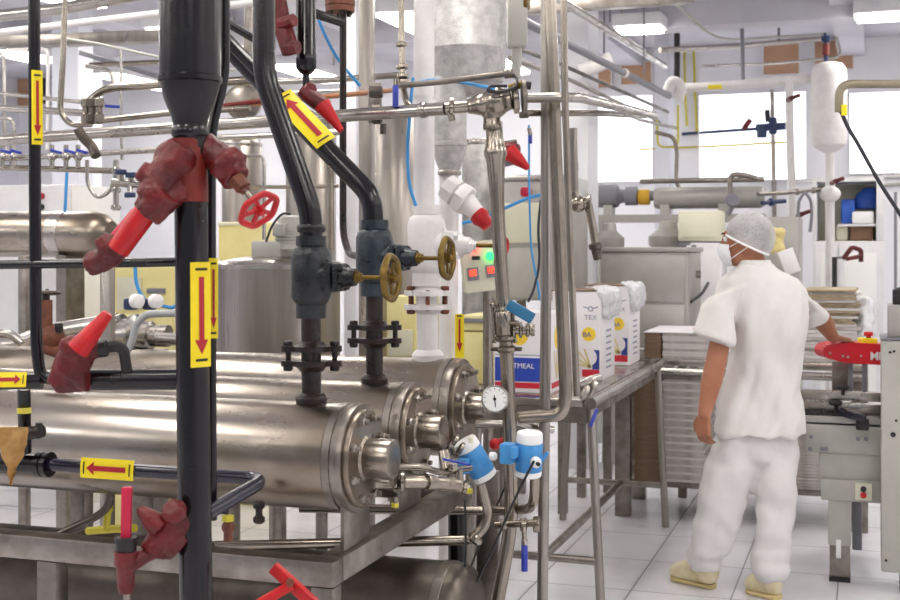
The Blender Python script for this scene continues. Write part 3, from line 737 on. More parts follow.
# pressure gauge
c = P(495, 399, DM-.13); n = (V((0, 0, H+.1))-c).normalized()*.6-UY*.5; n.normalize()
t = T('pressure_gauge', 'round white-faced pressure gauge on the middle stainless riser', 'gauge', c-UZ*.05)
R = wpx(27, DM-.13)/2
part('case', MB().lathe(c-n*.035, n, [(0, R*.9), (.004, R), (.034, R), (.04, R*1.02), (.042, R*.95), (.038, R*.9)], 48), 'steel_bright', t)
part('dial', MB().cyl(c+n*.003, c+n*.006, R*.9, n=48), 'dial', t, 'white dial')
gx = n.cross(UZ).normalized()*-1; gy = gx.cross(n)*-1
tk = []
for k in range(11):
    a = math.radians(225-27*k); e = gx*math.cos(a)+UZ*math.sin(a)
    part('tick', MB().bar(c+n*.0072+e*R*.68, c+n*.0072+e*R*.84, .0016, .0008, n), 'ink', t)
e = (UZ*-.95+gx*.1)
part('needle', MB().bar(c+n*.008-e*R*.3, c+n*.008+e*R*.62, .003, .001, n), 'ink', t)
part('hub', MB().cyl(c+n*.006, c+n*.011, .005, n=14), 'ink', t)
part('stem', MB().cyl(c-n*.034, c-n*.034+(P(506, 399, DM)-c+n*.034)*.82, .008, n=12), 'steel_warm', t)
# three piece ball valve with blue lever
c = P(503.5, 323, DM); d = (M1[2]-M1[1]).normalized(); s = CR
t = T('ball_valve', 'stainless bolted ball valve with a sky-blue lever on the middle riser', 'valve', c-UZ*.06)
part('valve_body', MB().lathe(c-d*.055, d, [(0, .032), (.012, .034), (.014, .028), (.02, .031), (.09, .031), (.096, .028), (.098, .034), (.11, .032)], 28), 'steel_warm', t)
for a in (0.3, PI-.3, PI/2+2.6, -.6):
    p = c+CR*math.cos(a)*.036-CF*math.sin(a)*.034
    b = MB().cyl(p-d*.062, p+d*.062, .0045, n=10); hexbolt(p+d*.055, d, .0085, .01, b); hexbolt(p-d*.055, -d, .0085, .01, b)
    part('tie_bolt', b, 'steel_warm', t)
part('stem', MB().cyl(c, c+CR*.045-CF*.03, .011, n=14), 'steel_warm', t)
part('lever', MB().bar(P(508, 304, DM-.1), P(533, 319, DM-.12), .018, wpx(11, DM), UZ, .003), 'blue_lever', t, 'sky-blue lever')
# knobbly side valve beside it
c = P(520, 330, DM)
t = T('sampling_valve', 'small knurled stainless side valve just under the sky-blue lever', 'valve', c-UZ*.03)
part('branch', MB().cyl(P(508, 330, DM), P(530, 331, DM), .014, n=16), 'steel_warm', t)
for k, px in enumerate((513, 520, 527, 532)):
    part('clamp', MB().lathe(P(px-1.5, 330, DM), CR, [(0, .02), (.004, .03-.003*k), (.010, .03-.003*k), (.013, .02)], 14), 'steel_warm', t)
# cross fitting at the top
DX = 4.1
t = T('cross_fitting', 'bulky cast stainless cross fitting joining pipes at top centre', 'valve', P(494, 122, DX))
mb = MB().lathe(P(467, 107, DX), P(512, 99, DX)-P(467, 107, DX), [(0, .024), (.015, .026), (.03, .033), (.045, .036), (.06, .034), (.085, .05), (.11, .05), (.13, .037), (.148, .034)], 28)
mb.lathe(P(490, 96, DX), -UZ+CR*.08, [(0, .04), (.03, .042), (.05, .03), (.075, .028), (.1, .032), (.112, .032)], 28)
part('valve_body', remeshed(mb, .0045, 5), 'steel_warm', t, ang=80)
part('clamp', MB().lathe(P(512, 99, DX), CR-UZ*-.1, [(0, .036), (.004, .05), (.018, .05), (.022, .036)], 24), 'steel_warm', t)
part('clamp', MB().lathe(P(521, 98, DX-.02), CR-UZ*-.05, [(0, .032), (.004, .06), (.016, .06), (.02, .032)], 20), 'steel_plate', t)
part('wing_nut', MB().box(P(524, 115, DX-.03), (.03, .02, .02), None, .004), 'steel_dark', t)
part('clamp', MB().lathe(P(449, 108, DX), CR, [(0, .022), (.004, .036), (.014, .036), (.018, .022)], 24), 'steel_warm', t)
part('wing_nut', MB().cyl(P(451, 115, DX-.02), P(452, 121, DX-.02), .012, n=8), 'steel_warm', t)
part('inlet', MB().cyl(P(445, 108.5, DX), P(468, 106.5, DX), wpx(12, DX)/2, n=22), 'steel_warm', t)
t = T('tail_valve', 'small brass and black fitting on top of the cast cross fitting', 'valve', P(518, 86, DX))
part('valve_body', MB().cyl(P(509, 88, DX-.01), P(524, 84, DX-.02), .012, n=14), 'brass', t)
part('nut', MB().cyl(P(524, 85, DX-.02), P(531, 86, DX-.02), .013, n=8), 'black_matte', t)
pipe('steel_pipe', 'thin dark steel pipe lying just above the cross fitting at top centre', [(395, 86, 4.25), (440, 82, 4.2), (512, 73, 4.1)], 6, 'steel_plate', clamps=((1, .93), (1, .99)), ct=1, cw=1.6)
pts = [P(512, 74, 4.1), P(517, 78, 4.08), P(517, 87, 4.05), P(500, 93, 4.02), P(487, 91, 4.02), P(490, 86, 4.03), P(507, 86, 4.04)]
S('black_cable', 'thin black cable looped above the cast cross fitting', 'cable', MB().tube(pts, .005, .05, 10), 'black_matte')
S('blue_hose', 'bright blue air hose arching over the white pipe toward the cross fitting', 'hose', MB().tube([P(412, 84, 4.3), P(430, 80, 4.3), P(455, 81, 4.25), P(470, 84, 4.2), P(486, 87, 4.1), P(494, 88, 4.06)], .0065, .2, 12), 'blue_hose')
S('blue_hose', 'bright blue air hose hanging down the left side of the white pipe', 'hose', MB().tube([P(413, 78, 4.38), P(411, 100, 4.36), P(407, 150, 4.36), P(409, 185, 4.36), P(416, 206, 4.36)], .006, .3, 12), 'blue_hose')
S('blue_hose', 'bright blue air hose sloping down behind the fat black capped pipe', 'hose', MB().tube([P(318, 18, 4.6), P(326, 38, 4.6), P(338, 60, 4.62), P(360, 86, 4.66)], .006, .3, 12), 'blue_hose')
# long stainless header pipe going left from the cross fitting
pipe('steel_pipe', 'thick stainless header pipe running left from the cast cross fitting', [(-30, 142, 5.0), (165, 128.5, 4.68), (446, 108.5, DX)], 11, 'steel_bright', clamps=((1, .55), (1, .93)), ct=.5, cw=1.25)
# pipes running off right of the cross fitting
pipe('steel_pipe', 'stainless pipe from the cross fitting turning back into the room', [(527, 98, 4.04), (578, 97, 3.95), (655, 116, 5.6)], 10, 'steel_bright', bend=.15)
pipe('steel_pipe', 'stainless pipe beneath the one leaving the cross fitting', [(524, 113, 4.15), (600, 113, 4.5), (645, 116, 5.8)], 7, 'steel_warm', bend=.2)
# tall uprights
pipe('steel_pipe', 'leftmost of the tall bundled stainless uprights, reaching the floor', [(546, -40, 4.2), (546, 300, 4.2), (541, 719, 4.15)], 11, 'steel_brushed', bend=.2)
t = pipe('steel_pipe', 'middle tall stainless upright that elbows left at the bottom', [(548, -40, 4.12), (553, 80, 4.12), (558, 210, 4.12), (566, 396, 4.12), (562, 415, 4.12), (519, 418, 4.16)], 13, 'steel_warm', bend=.08, n=24)
pipe('steel_pipe', 'slim right-hand upright of the bundled stainless uprights', [(563, -40, 3.92), (565, 100, 3.92), (569, 220, 3.92), (577, 396, 3.92)], 7, 'steel_warm')
pipe('steel_pipe', 'short stainless upright with rounded top behind the bundled uprights', [(573, 131, 4.4), (575, 196, 4.4)], 8, 'steel_brushed', clamps=((0, .02), (0, .55)), ct=1, cw=1.1)
t = T('hose_valve', 'stainless tee valve with a dangling steel hose, right of the bundled uprights', 'valve', P(597, 262, 4.4))
part('valve_body', MB().ball(P(578, 204, 4.4), .03).cyl(P(574, 192, 4.4), P(578, 204, 4.4), .02, n=16).cyl(P(578, 204, 4.4), P(589, 203, 4.4), .022, n=16), 'steel_warm', t)
part('collar', MB().lathe(P(586, 203, 4.4), CR, [(0, .03), (.01, .034), (.016, .03)], 18), 'steel_warm', t)
part('hose', MB().tube([P(588, 204, 4.4), P(592, 222, 4.4), P(597, 252, 4.4)], .015, .05, 16), 'steel_warm', t)
part('coupling', MB().lathe(P(595, 243, 4.4), P(598, 262, 4.4)-P(595, 243, 4.4), [(0, .018), (.005, .024), (.02, .024), (.024, .018), (.06, .014)], 16), 'steel_dark', t)
t = T('tee_coupling', 'shiny stainless pipe union where the bundled uprights end above the table', 'pipe flange', P(590, 395, 4.3))
part('valve_body', MB().tube([P(578, 388, 4.2), P(590, 381, 4.25), P(598, 379, 4.3)], .018, .03, 16), 'steel_bright', t)
part('clamp', MB().lathe(P(590, 387, 4.22), CR*.8-UZ*.3, [(0, .02), (.006, .034), (.016, .034), (.022, .02)], 20), 'steel_bright', t)
part('clamp', MB().lathe(P(582, 391, 4.18), CR*.8-UZ*.5, [(0, .016), (.006, .028), (.016, .028), (.022, .016)], 20), 'steel_bright', t)
t = T('blue_lever', 'slim blue lever hanging under the union at the table corner', 'lever', P(591, 428, 4.3))
part('lever', MB().bar(P(597, 409, 4.3), P(590, 427, 4.28), .012, .010, CF, .003), 'blue_handle', t)
# low stainless pipes with the two blue sensor heads
pipe('steel_pipe', 'short stainless pipe from the rear tank toward the riser with the gauge', [(478, 424, 4.3), (508, 425, 4.2)], 9, 'steel_bright')
pipe('steel_pipe', 'short bent stainless pipe right of the riser, under the elbowed upright', [(516, 421, 4.2), (532, 426, 4.22), (553, 430, 4.25)], 8, 'steel_bright', bend=.06)
DS = 3.95
def sensor_head(label, c, axis, r, L, port, tilt_label=None):
    t = T('sensor_head', label, 'sensor', c-UZ*.06)
    a = axis.normalized()
    part('case', MB().lathe(c-a*L/2, a, [(0, r*.96), (L*.03, r), (L*.97, r), (L, r*.96)], 36), 'blue_head', t)
    part('cap', MB().lathe(c+a*(L/2+.001), a, [(0, r*.97), (.004, r*.98), (.026, r*.95), (.03, r*.9), (.032, r*.55), (.031, r*.5), (.029, r*.45)], 36), 'white_plastic', t, 'white screw cap')
    part('cap', MB().lathe(c-a*(L/2+.001), -a, [(0, r*.97), (.004, r*.98), (.016, r*.95), (.019, r*.85)], 36), 'white_plastic', t, 'white end cap')
    f = (V((0, 0, H))-c); f = (f-a*f.dot(a)).normalized(); g = a.cross(f).normalized()
    if g.dot(CR) < 0: g = -g
    return t, a, f, g, r
t, a, f, g, r = sensor_head('light blue sensor head with white caps, upright, right of the gauge riser', P(529, 456, DS-.06), UZ*1+CR*.03-CF*.12, wpx(27, DS)/2, wpx(28, DS), None)
c = P(529, 456, DS-.06)
part('terminal_box', MB().box(P(508, 453, DS-.09), (.042, .05, .062), None, .005), 'blue_head', t)
part('terminal_box', MB().box(P(514, 452, DS-.12), (.022, .04, .035), None, .004), 'blue_head', t)
part('cable_gland', MB().lathe(c+f*r*.9+g*r*.45-a*.006, f+g*.4, [(0, .017), (.012, .017), (.02, .012)], 20), 'white_plastic', t, 'white cable gland')
part('gland_hole', MB().cyl(c+f*r*1.3+g*r*.6-a*.006, c+f*r*1.55+g*r*.72-a*.006, .006, n=12), 'ink', t)
part('lug', MB().bar(c+g*r*.95-a*.012, c+g*r*1.35+a*.015, .012, .012, f, .002), 'blue_head', t)
c = P(476, 461, DS)
t, a, f, g, r = sensor_head('light blue sensor head with white caps, tilted, left of the gauge riser', c, UZ*.86-CR*.5-CF*.1, wpx(26, DS)/2, wpx(28, DS), None)
part('cover_rib', MB().bar(c+f*r*.98-a*.03, c+f*r*.98+a*.02, .012, .01, f, .002), 'blue_head', t)
part('terminal_box', MB().box(P(463, 466, DS-.06), (.035, .04, .045), None, .005), 'blue_head', t)
part('cable_gland', MB().lathe(P(491, 456, DS-.03), CR*.8-CF*.5, [(0, .013), (.014, .013), (.018, .009)], 18), 'white_plastic', t, 'white cable gland')
pipe('steel_pipe', 'stainless pipe from the tilted sensor head curving down and back left', [(481, 484, 3.98), (490, 518, 3.98), (474, 540, 3.97), (215, 546, 3.95)], 10, 'steel_warm', bend=.13, clamps=((1, .95),), ct=.9, cw=1.6, n=22)
pipe('steel_pipe', 'stainless pipe from the upright sensor head curving down and left behind the riser', [(535, 473, 4.0), (534, 508, 4.02), (510, 511, 4.2), (300, 508, 4.3)], 10, 'steel_warm', bend=.12, n=22)
t = T('drain_valve', 'small stainless drain valve with a dark blue hanging handle', 'valve', P(524, 570, 4.0))
part('branch', MB().cyl(P(496, 525, 4.06), P(538, 523, 3.98), .012, n=16), 'steel_warm', t)
for px, rr in ((500, .017), (520, .022), (533, .026)):
    part('clamp', MB().lathe(P(px, 524.5, 4.0), CR, [(0, rr*.8), (.004, rr), (.018, rr), (.022, rr*.8)], 18), 'steel_warm', t)
part('stem', MB().cyl(P(524, 527, 3.98), P(524.5, 547, 3.96), .008, n=14), 'steel_warm', t)
part('nut', MB().lathe(P(524.5, 540, 3.96), -UZ, [(0, .012), (.016, .012)], 6), 'steel_bright', t)
part('handle', MB().tube([P(524.5, 546, 3.95), P(524.5, 555, 3.94), P(524.5, 568, 3.94), P(524.5, 571, 3.94)], .0105, 0, 14), 'blue_handle', t, 'dark blue plastic grip')
S('black_cable', 'thin black cable slanting down from the upright blue sensor head', 'cable', MB().tube([P(534, 461, 3.8), P(515, 498, 3.85), P(487, 563, 3.88), P(460, 612, 3.88)], .004, .2, 8), 'black_matte')
S('black_cable', 'thin black cable hanging behind the steel leg plate, left of the riser', 'cable', MB().tube([P(506, 485, 4.22), P(478, 548, 4.24), P(466, 580, 4.26), P(452, 625, 4.26)], .0035, .2, 8), 'black_matte')
S('black_cable', 'thin black cable hanging straight down below the clamp with the yellow dot', 'cable', MB().tube([P(465, 500, 3.86), P(466, 560, 3.86), P(460, 600, 3.86), P(455, 640, 3.86)], .004, .1, 8), 'black_matte')
S('steel_upright', 'flat wide stainless leg plate standing behind the low pipe bends', 'post', MB().bar(P(488, 470, 4.36), P(488, 690, 4.36)*1 - UZ*0, .08, .02, UY, .003), 'steel_plate')
S('black_post', 'short thick black post under the low pipes at the skid corner', 'post', MB().cyl(P(457, 512, 4.3), V((P(457, 512, 4.3).x, P(457, 512, 4.3).y, 0.0)), wpx(18, 4.3)/2, n=28), 'black')
# small sanitary pipe in front of the tanks: from the front tank nozzle, clamps and blue lever
t = T('sample_pipe', 'polished stainless clamped pipe leaving the front tank end toward the sensor head', 'pipe', P(430, 500, 3.6))
part('tube', MB().tube([P(372, 482, 3.52), P(398, 483, 3.55), P(425, 482, 3.6), P(458, 485, 3.7)], wpx(13, 3.5)/2, .05, 20), 'steel_warm', t)
part('upper_tube', MB().tube([P(394, 467, 3.62), P(424, 467, 3.66), P(440, 473, 3.72), P(470, 468, 3.85)], wpx(7, 3.6)/2, .06, 16), 'steel_warm', t)
for px, py in ((393, 482), (400, 482)):
    part('clamp', MB().lathe(P(px, py, 3.54), CR, [(0, .018), (.004, .03), (.012, .03), (.016, .018)], 20), 'steel_warm', t)
part('clamp_screw', MB().cyl(P(393, 485, 3.5), P(391, 477, 3.46), .008, n=8).cyl(P(395, 497, 3.5), P(396, 508, 3.5), .007, n=8), 'steel_warm', t)
part('yellow_nut', MB().lathe(P(395, 503, 3.5), -UZ, [(0, .011), (.012, .011)], 6), 'yellow_pipe', t, 'yellow painted nut')
part('cone_reducer', MB().lathe(P(425, 482, 3.6), P(450, 484, 3.68)-P(425, 482, 3.6), [(0, .024), (.03, .023), (.05, .018), (.075, .017)], 20), 'steel_warm', t)
part('nut', MB().lathe(P(449, 484, 3.67), CR, [(0, .02), (.02, .02)], 8), 'steel_warm', t)
t = T('ball_valve', 'little stainless ball valve with flat blue lever, left of the tilted sensor head', 'valve', P(455, 470, 3.7))
part('valve_body', MB().ball(P(452, 466, 3.75), .02).cyl(P(444, 452, 3.78), P(447, 470, 3.75), .018, n=14), 'steel_warm', t)
part('lever', MB().bar(P(443, 459, 3.7), P(470, 465, 3.72), .012, .007, UZ, .002), 'blue_handle', t, 'blue flat lever')
part('green_mark', MB().cyl(P(471, 443, 3.85), P(471, 438, 3.85), .008, n=10), 'led_green' if False else 'cream', t)
for k, (px, py) in enumerate(((447, 446), (452, 440), (458, 448))):
    part('clamp', MB().lathe(P(px, py, 3.85), CR*.8-UZ*.5, [(0, .014), (.004, .024), (.012, .024), (.016, .014)], 18), 'steel_warm', t)
t = T('ball_valve', 'tiny stainless valve with a yellow spot under the tilted sensor head', 'valve', P(464, 495, 3.78))
part('valve_body', MB().ball(P(466, 489, 3.78), .019).cyl(P(459, 470, 3.78), P(460, 488, 3.78), .013, n=14).cyl(P(440, 487, 3.74), P(462, 488, 3.78), .014, n=14), 'steel_warm', t)
part('nut', MB().lathe(P(468, 491, 3.765), CR-CF*.4, [(0, .009), (.012, .009)], 6), 'yellow_pipe', t, 'yellow painted nut')
t = T('red_valve', 'small red valve body peeking out between the two blue sensor heads', 'valve', P(498, 460, 4.3))
part('valve_body', MB().cyl(P(492, 445, 4.3), P(506, 441, 4.3), .016, n=12).ball(P(495, 444, 4.3), .02), 'red', t)
# big drums lying under the skid
def drum(label, x0, x1, y, z, R):
    t = T('lying_drum', label, 'tank', V(((x0+x1)/2, y, z-R)))
    part('shell', MB().lathe(V((x0, y, z)), UX, [(0, R*.7), (.02, R*.92), (.05, R), (x1-x0-.05, R), (x1-x0-.02, R*.93), (x1-x0, R*.75)], 56), 'steel_dark', t)
    for x in (x0+.4, x1-.1): part('band', MB().lathe(V((x, y, z)), UX, [(0, R*1.005), (.002, R*1.02), (.03, R*1.02), (.032, R*1.005)], 56), 'steel_plate', t)
    for x in (x0+.5, x1-.35): part('foot', MB().bx(x-.03, x+.03, y-R*.7, y+R*.7, 0, z-R*.72), 'steel_dark', t)
e = P(474, 628, 3.85); drum('dark steel drum lying on feet under the skid, its end below the sensor heads', -3.0, e.x, e.y, .42, .165)
c = P(200, 615, 3.35); drum('dark lying drum beneath the skid at the bottom left', -3.3, P(232, 600, 3.35).x, Y0+.3, .44, .13) if False else None
pipe('yellow_elbow', 'yellow painted small elbow seen under the front tank at left', [(88, 531, 3.9), (112, 529, 3.85), (135, 528, 3.8)], 8, 'yellow_pipe')
pipe('steel_pipe', 'grey-green bent pipe sloping under the front tank at left', [(55, 536, 3.7), (98, 516, 3.72), (110, 505, 3.72), (111, 488, 3.72)], 8, 'steel_dark', bend=.08)
pipe('yellow_pipe', 'yellow stained vertical pipe stub under the front tank at left', [(112, 493, 3.8), (108, 510, 3.8), (106, 530, 3.8)], 7, 'yellow_pipe', clamps=((0, .9),), ct=1, cw=1.5)

# ---------------------------------------------------------------- steel tube table with cartons
TZ = .915; TX0, TX1, TY0, TY1 = -1.66, -1.115, 5.2, 7.0
TXL = -1.93
t = T('steel_table', 'stainless tube-legged packing table carrying the tall white cartons', 'table', V(((TX0+TX1)/2, (TY0+TY1)/2, 0)))
part('table_top', MB().bx(TXL, TX1-.04, TY0, TY1, TZ-.035, TZ, .004), 'steel_bright', t)
part('rail', MB().cyl(V((TX1, TY0-.03, TZ-.012)), V((TX1, TY1+.03, TZ-.012)), .026, n=20), 'steel_bright', t)
part('apron', MB().bx(TX0+.02, TX1-.02, TY0-.006, TY0+.018, TZ-.10, TZ-.036), 'steel_plate', t)
part('apron', MB().bx(TX1-.04, TX1-.015, TY0+.02, TY1-.02, TZ-.085, TZ-.037), 'steel_plate', t)
for x in (TX0+.02, TX1+.012):
    for y in (TY0+.02, TY1-.02):
        part('leg', MB().cyl(V((x-.02 if x > -1.3 else x+.02, y, TZ-.04)), V((x+.025*(1 if x > -1.3 else -1), y, 0)), .0195, n=20), 'steel_brushed', t)
for y in (TY0+.02, TY1-.02): part('stretcher', MB().cyl(V((TX0+.02, y, .23)), V((TX1+.02, y, .23)), .017, n=16), 'steel_brushed', t)
part('stretcher', MB().cyl(V((-1.33, TY0+.03, .23)), V((-1.33, TY1-.03, .23)), .02, n=16), 'steel_brushed', t)
def prnt(parent, name, x0, x1, z0, z1, y, m): return part(name, MB().bx(x0, x1, y-.0012, y, z0, z1), m, parent)
def carton(label, px, D, w, d, h):
    """tall white carton; px = column of its right front edge; its printed front faces -Y"""
    b = onZ(px, HY+(H-TZ)*F/D, TZ+.001); x1, y = b.x, b.y; z = TZ+.001
    t = T('carton', label, 'carton', V((x1-w/2, y+d/2, z)), None)
    part('carton_body', MB().bx(x1-w, x1, y, y+d, z, z+h, .004), 'box_white', t)
    part('top_flap', MB().bx(x1-w-.004, x1-.03, y-.004, y+d*.9, z+h+.001, z+h+.006), 'card_brown', t, 'brown cardboard flap')
    prnt(t, 'red_band', x1-.092, x1-.008, z+.02, z+.055, y, 'print_red')
    prnt(t, 'blue_band', x1-.042, x1-.008, z+.056, z+.15, y, 'print_navy')
    c = V((x1-.062, y-.0008, z+.115))
    part('white_oval', MB().lathe(c, -UY, [(0, .042), (.001, .042)], 36), 'box_white', t)
    for k in range(4):
        a = 1.9+k*.33; e = V((math.cos(a), 0, math.sin(a)))
        part('wheat_ear', MB().bar(c+V((.012, -.0018, -.05)), c+V((.012, -.0018, -.05))+e*.095, .008, .0008, UY), 'print_wheat', t)
    part('yellow_oval', MB().lathe(V((x1-.06, y-.0008, z+.225)), -UY, [(0, .034), (.001, .034)], 36), 'print_yellow', t)
    o = text_mesh('BA', .034, V((x1-.068, y-.0026, z+.222)), UX, UZ); part('lettering', o, 'print_blue', t)
    o = text_mesh('TEX', .034, V((x1-.05, y-.0016, z+.305)), UX, UZ); part('lettering', o, 'print_grey', t)
    part('emblem', MB().torus(V((x1-.05, y-.001, z+.347)), UY, .011, .0025, 24, 6), 'print_grey', t)
    for s in (-1, 1): part('emblem_wing', MB().bar(V((x1-.05+s*.011, y-.001, z+.349)), V((x1-.05+s*.036, y-.001, z+.357)), .005, .001, UY), 'print_grey', t)
    part('side_print', MB().bx(x1, x1+.001, y+.06, y+d-.06, z+.05, z+.2), 'print_grey', t) if False else None
    for k in range(7): part('side_text', MB().bx(x1, x1+.0008, y+d*.36, y+d*.72, z+.05+k*.03, z+.06+k*.03), 'print_grey', t)
    # crumpled white film bag hanging over the right top edge
    mb = MB().loft([(V((x1+.005, y+d*.48, z+h*.68)), V((.012, 0, 0)), V((0, d*.30, 0))), (V((x1+.012, y+d*.5, z+h*.74)), V((.03, 0, 0)), V((0, d*.46, 0))), (V((x1+.012, y+d*.5, z+h*.88)), V((.036, 0, 0)), V((0, d*.52, 0))), (V((x1-.0, y+d*.5, z+h*.99)), V((.05, 0, 0)), V((0, d*.54, 0))), (V((x1-.02, y+d*.5, z+h*1.03)), V((.05, 0, 0)), V((0, d*.48, 0))), (V((x1-.03, y+d*.5, z+h*1.045)), V((.02, 0, 0)), V((0, d*.3, 0)))], 24)
    me = remeshed(mb, .008, 2)
    displace(me, lambda c: noise.noise(c*28)*.012+noise.noise(c*70)*.005)
    part('liner_bag', me, 'film', t, 'crumpled white plastic liner')
    return t
carton('front tall white carton with wheat print and liner bag, near the table edge', 601, 6.0, .24, .34, .43)
carton('rear tall white carton with wheat print and liner bag, beyond the first', 629, 6.78, .24, .34, .43)
# low wide carton with the blue and red bands
b = onZ(551, HY+(H-TZ)*F/5.5, TZ+.001); x1, y, z = b.x, b.y, TZ+.001; w = .262
t = T('carton', 'white carton with broad blue and red bands, behind the stainless uprights', 'carton', V((x1-w/2, y+.13, z)))
part('carton_body', MB().bx(x1-w, x1, y, y+.28, z, z+.355, .004), 'box_white', t)
prnt(t, 'red_band', x1-w+.006, x1-.003, z+.02, z+.045, y, 'print_red'); prnt(t, 'blue_band', x1-w+.006, x1-.003, z+.05, z+.155, y, 'print_blue')
part('lettering', text_mesh('ARTMEAL', .032, V((x1-w*.55, y-.002, z+.118)), UX, UZ), 'box_white', t, 'white lettering on the blue band')
part('lettering', text_mesh('Pure', .02, V((x1-w*.78, y-.002, z+.085)), UX, UZ), 'box_white', t, 'white small lettering on the blue band')
prnt(t, 'thin_band', x1-w+.006, x1-.003, z+.165, z+.169, y, 'print_grey')
part('yellow_oval', MB().lathe(V((x1-w*.55, y-.0008, z+.25)), -UY, [(0, .04), (.001, .04)], 30), 'print_yellow', t)
part('lettering', text_mesh('BA', .04, V((x1-w*.72, y-.0026, z+.245)), UX, UZ), 'print_navy', t)
part('side_band', MB().bx(x1, x1+.001, y+.01, y+.26, z+.02, z+.045), 'print_red', t)
part('side_oval', MB().lathe(V((x1, y+.11, z+.24)), UX, [(0, .05), (.001, .05)], 30), 'print_yellow', t)
for k in range(3): part('wheat_ear', MB().bar(V((x1+.0008, y+.10, z+.06)), V((x1+.0008, y+.05+.05*k, z+.18)), .012, .001, UX), 'print_wheat', t)

# ---------------------------------------------------------------- second table with flattened cartons
Y2 = 7.15; UX0, UX1 = xat(Y2, 614), xat(Y2, 868); T2 = .92
t = T('steel_table', 'long stainless table behind the worker, loaded with flattened cartons', 'table', V(((UX0+UX1)/2, Y2+.35, 0)))
part('table_top', MB().bx(UX0, UX1, Y2, Y2+.62, T2-.04, T2, .004), 'steel_bright', t)
part('front_rail', MB().cyl(V((UX0, Y2-.01, T2-.07)), V((UX1, Y2-.01, T2-.07)), .022, n=16), 'steel_bright', t)
part('shelf', MB().bx(UX0+.02, UX1-.02, Y2+.02, Y2+.6, .185, .215, .003), 'steel_plate', t)
for x in (UX0+.045, UX1-.045):
    for y in (Y2+.05, Y2+.56): part('leg', MB().bx(x-.045, x+.045, y-.03, y+.03, 0, T2-.041, .004), 'steel_plate', t)
def sheets(label, group, x0, x1, z0, z1, n, m, y0=Y2+.03, dep=.55, jit=.012, alt=None, rot=0.0):
    h = (z1-z0)/n
    proto = {}
    for k in range(n):
        mm = m if (alt is None or k % 3) else alt
        loc = V(((x0+x1)/2+random.uniform(-jit, jit), y0+dep/2+random.uniform(-jit, jit), z0+k*h))
        if mm not in proto:
            proto[mm] = S('flat_carton', label, 'carton', MB().bx(-(x1-x0)/2, (x1-x0)/2, -dep/2, dep/2, 0, h*.9, min(.002, h*.15)), mm, group)
            proto[mm].location = loc; continue
        o = proto[mm].copy(); COL.objects.link(o); o.location = loc; o.rotation_euler = (0, 0, random.uniform(-1, 1)*rot)
xa, xb, xc = xat(Y2+.03, 634), xat(Y2+.03, 660), xat(Y2+.03, 704)
sheets('brown flattened carton in the stack under the long steel table, left of the grey', 'brown flattened cartons under the table', xa, xb-.004, .216, .80, 42, 'card_brown', jit=.006)
sheets('grey-white flattened carton in the stack under the long steel table', 'grey flattened cartons under the table', xb+.012, xc, .216, .82, 42, 'card_grey', jit=.007, alt='card_white')
sheets('grey flattened carton stacked under the table between worker and sealing machine', 'flattened cartons on the shelf at right', xat(Y2+.03, 775), xat(Y2+.03, 822), .216, .60, 22, 'card_grey', jit=.006)
xa, xb, xc = xat(Y2, 644), xat(Y2, 661), xat(Y2, 712)
sheets('brown-edged flattened carton in the low stack on the long steel table', 'brown flattened cartons on the table', xa, xb-.004, T2+.001, 1.065, 10, 'card_brown', y0=Y2+.02, dep=.58, jit=.003)
sheets('white flattened carton in the low stack on the long steel table', 'white flattened cartons on the table', xb+.006, xc, T2+.001, 1.065, 10, 'card_white', y0=Y2+.02, dep=.58, jit=.004, alt='card_grey')
t = T('printed_sheet', 'white printed sheet with red and blue logo on top of the low carton stack', 'sheet', V(((xa+xc)/2, Y2+.35, 1.067)))
part('sheet', MB().bx(xa-.005, xc+.005, Y2+.01, Y2+.61, 1.067, 1.072), 'box_white', t)
part('logo_patch', MB().bx(xc-.16, xc-.09, Y2+.36, Y2+.54, 1.0721, 1.073), 'print_red', t); part('logo_patch', MB().bx(xc-.089, xc-.01, Y2+.36, Y2+.54, 1.0721, 1.073), 'print_blue', t)
xa, xb = xat(Y2+.05, 806), xat(Y2+.05, 858)
sheets('tan flattened carton in the untidy stack on the long table, right of the worker', 'tan flattened cartons right of the worker', xa, xb, 1.12, 1.325, 14, 'card_tan', y0=Y2+.05, dep=.5, jit=.018, alt='card_white', rot=.06)
sheets('grey-white flattened carton low in the stack on the long table, right of the worker', 'grey flattened cartons right of the worker', xa-.01, xb+.01, T2+.001, 1.12, 10, 'card_white', y0=Y2+.05, dep=.5, jit=.012, alt='card_grey', rot=.03)
mb = MB().loft([(V((xb+.02, Y2+.2, .925)), V((.05, 0, 0)), V((0, .12, 0))), (V((xb+.03, Y2+.2, 1.08)), V((.06, 0, 0)), V((0, .14, 0))), (V((xb+.04, Y2+.2, 1.22)), V((.05, 0, 0)), V((0, .1, 0))), (V((xb+.05, Y2+.2, 1.27)), V((.02, 0, 0)), V((0, .05, 0)))], 20)
me = remeshed(mb, .012, 2)
displace(me, lambda c: noise.noise(c*22)*.022)
S('plastic_wrap', 'crumpled clear plastic wrap beside the tan carton stack', 'wrap', me, 'film')

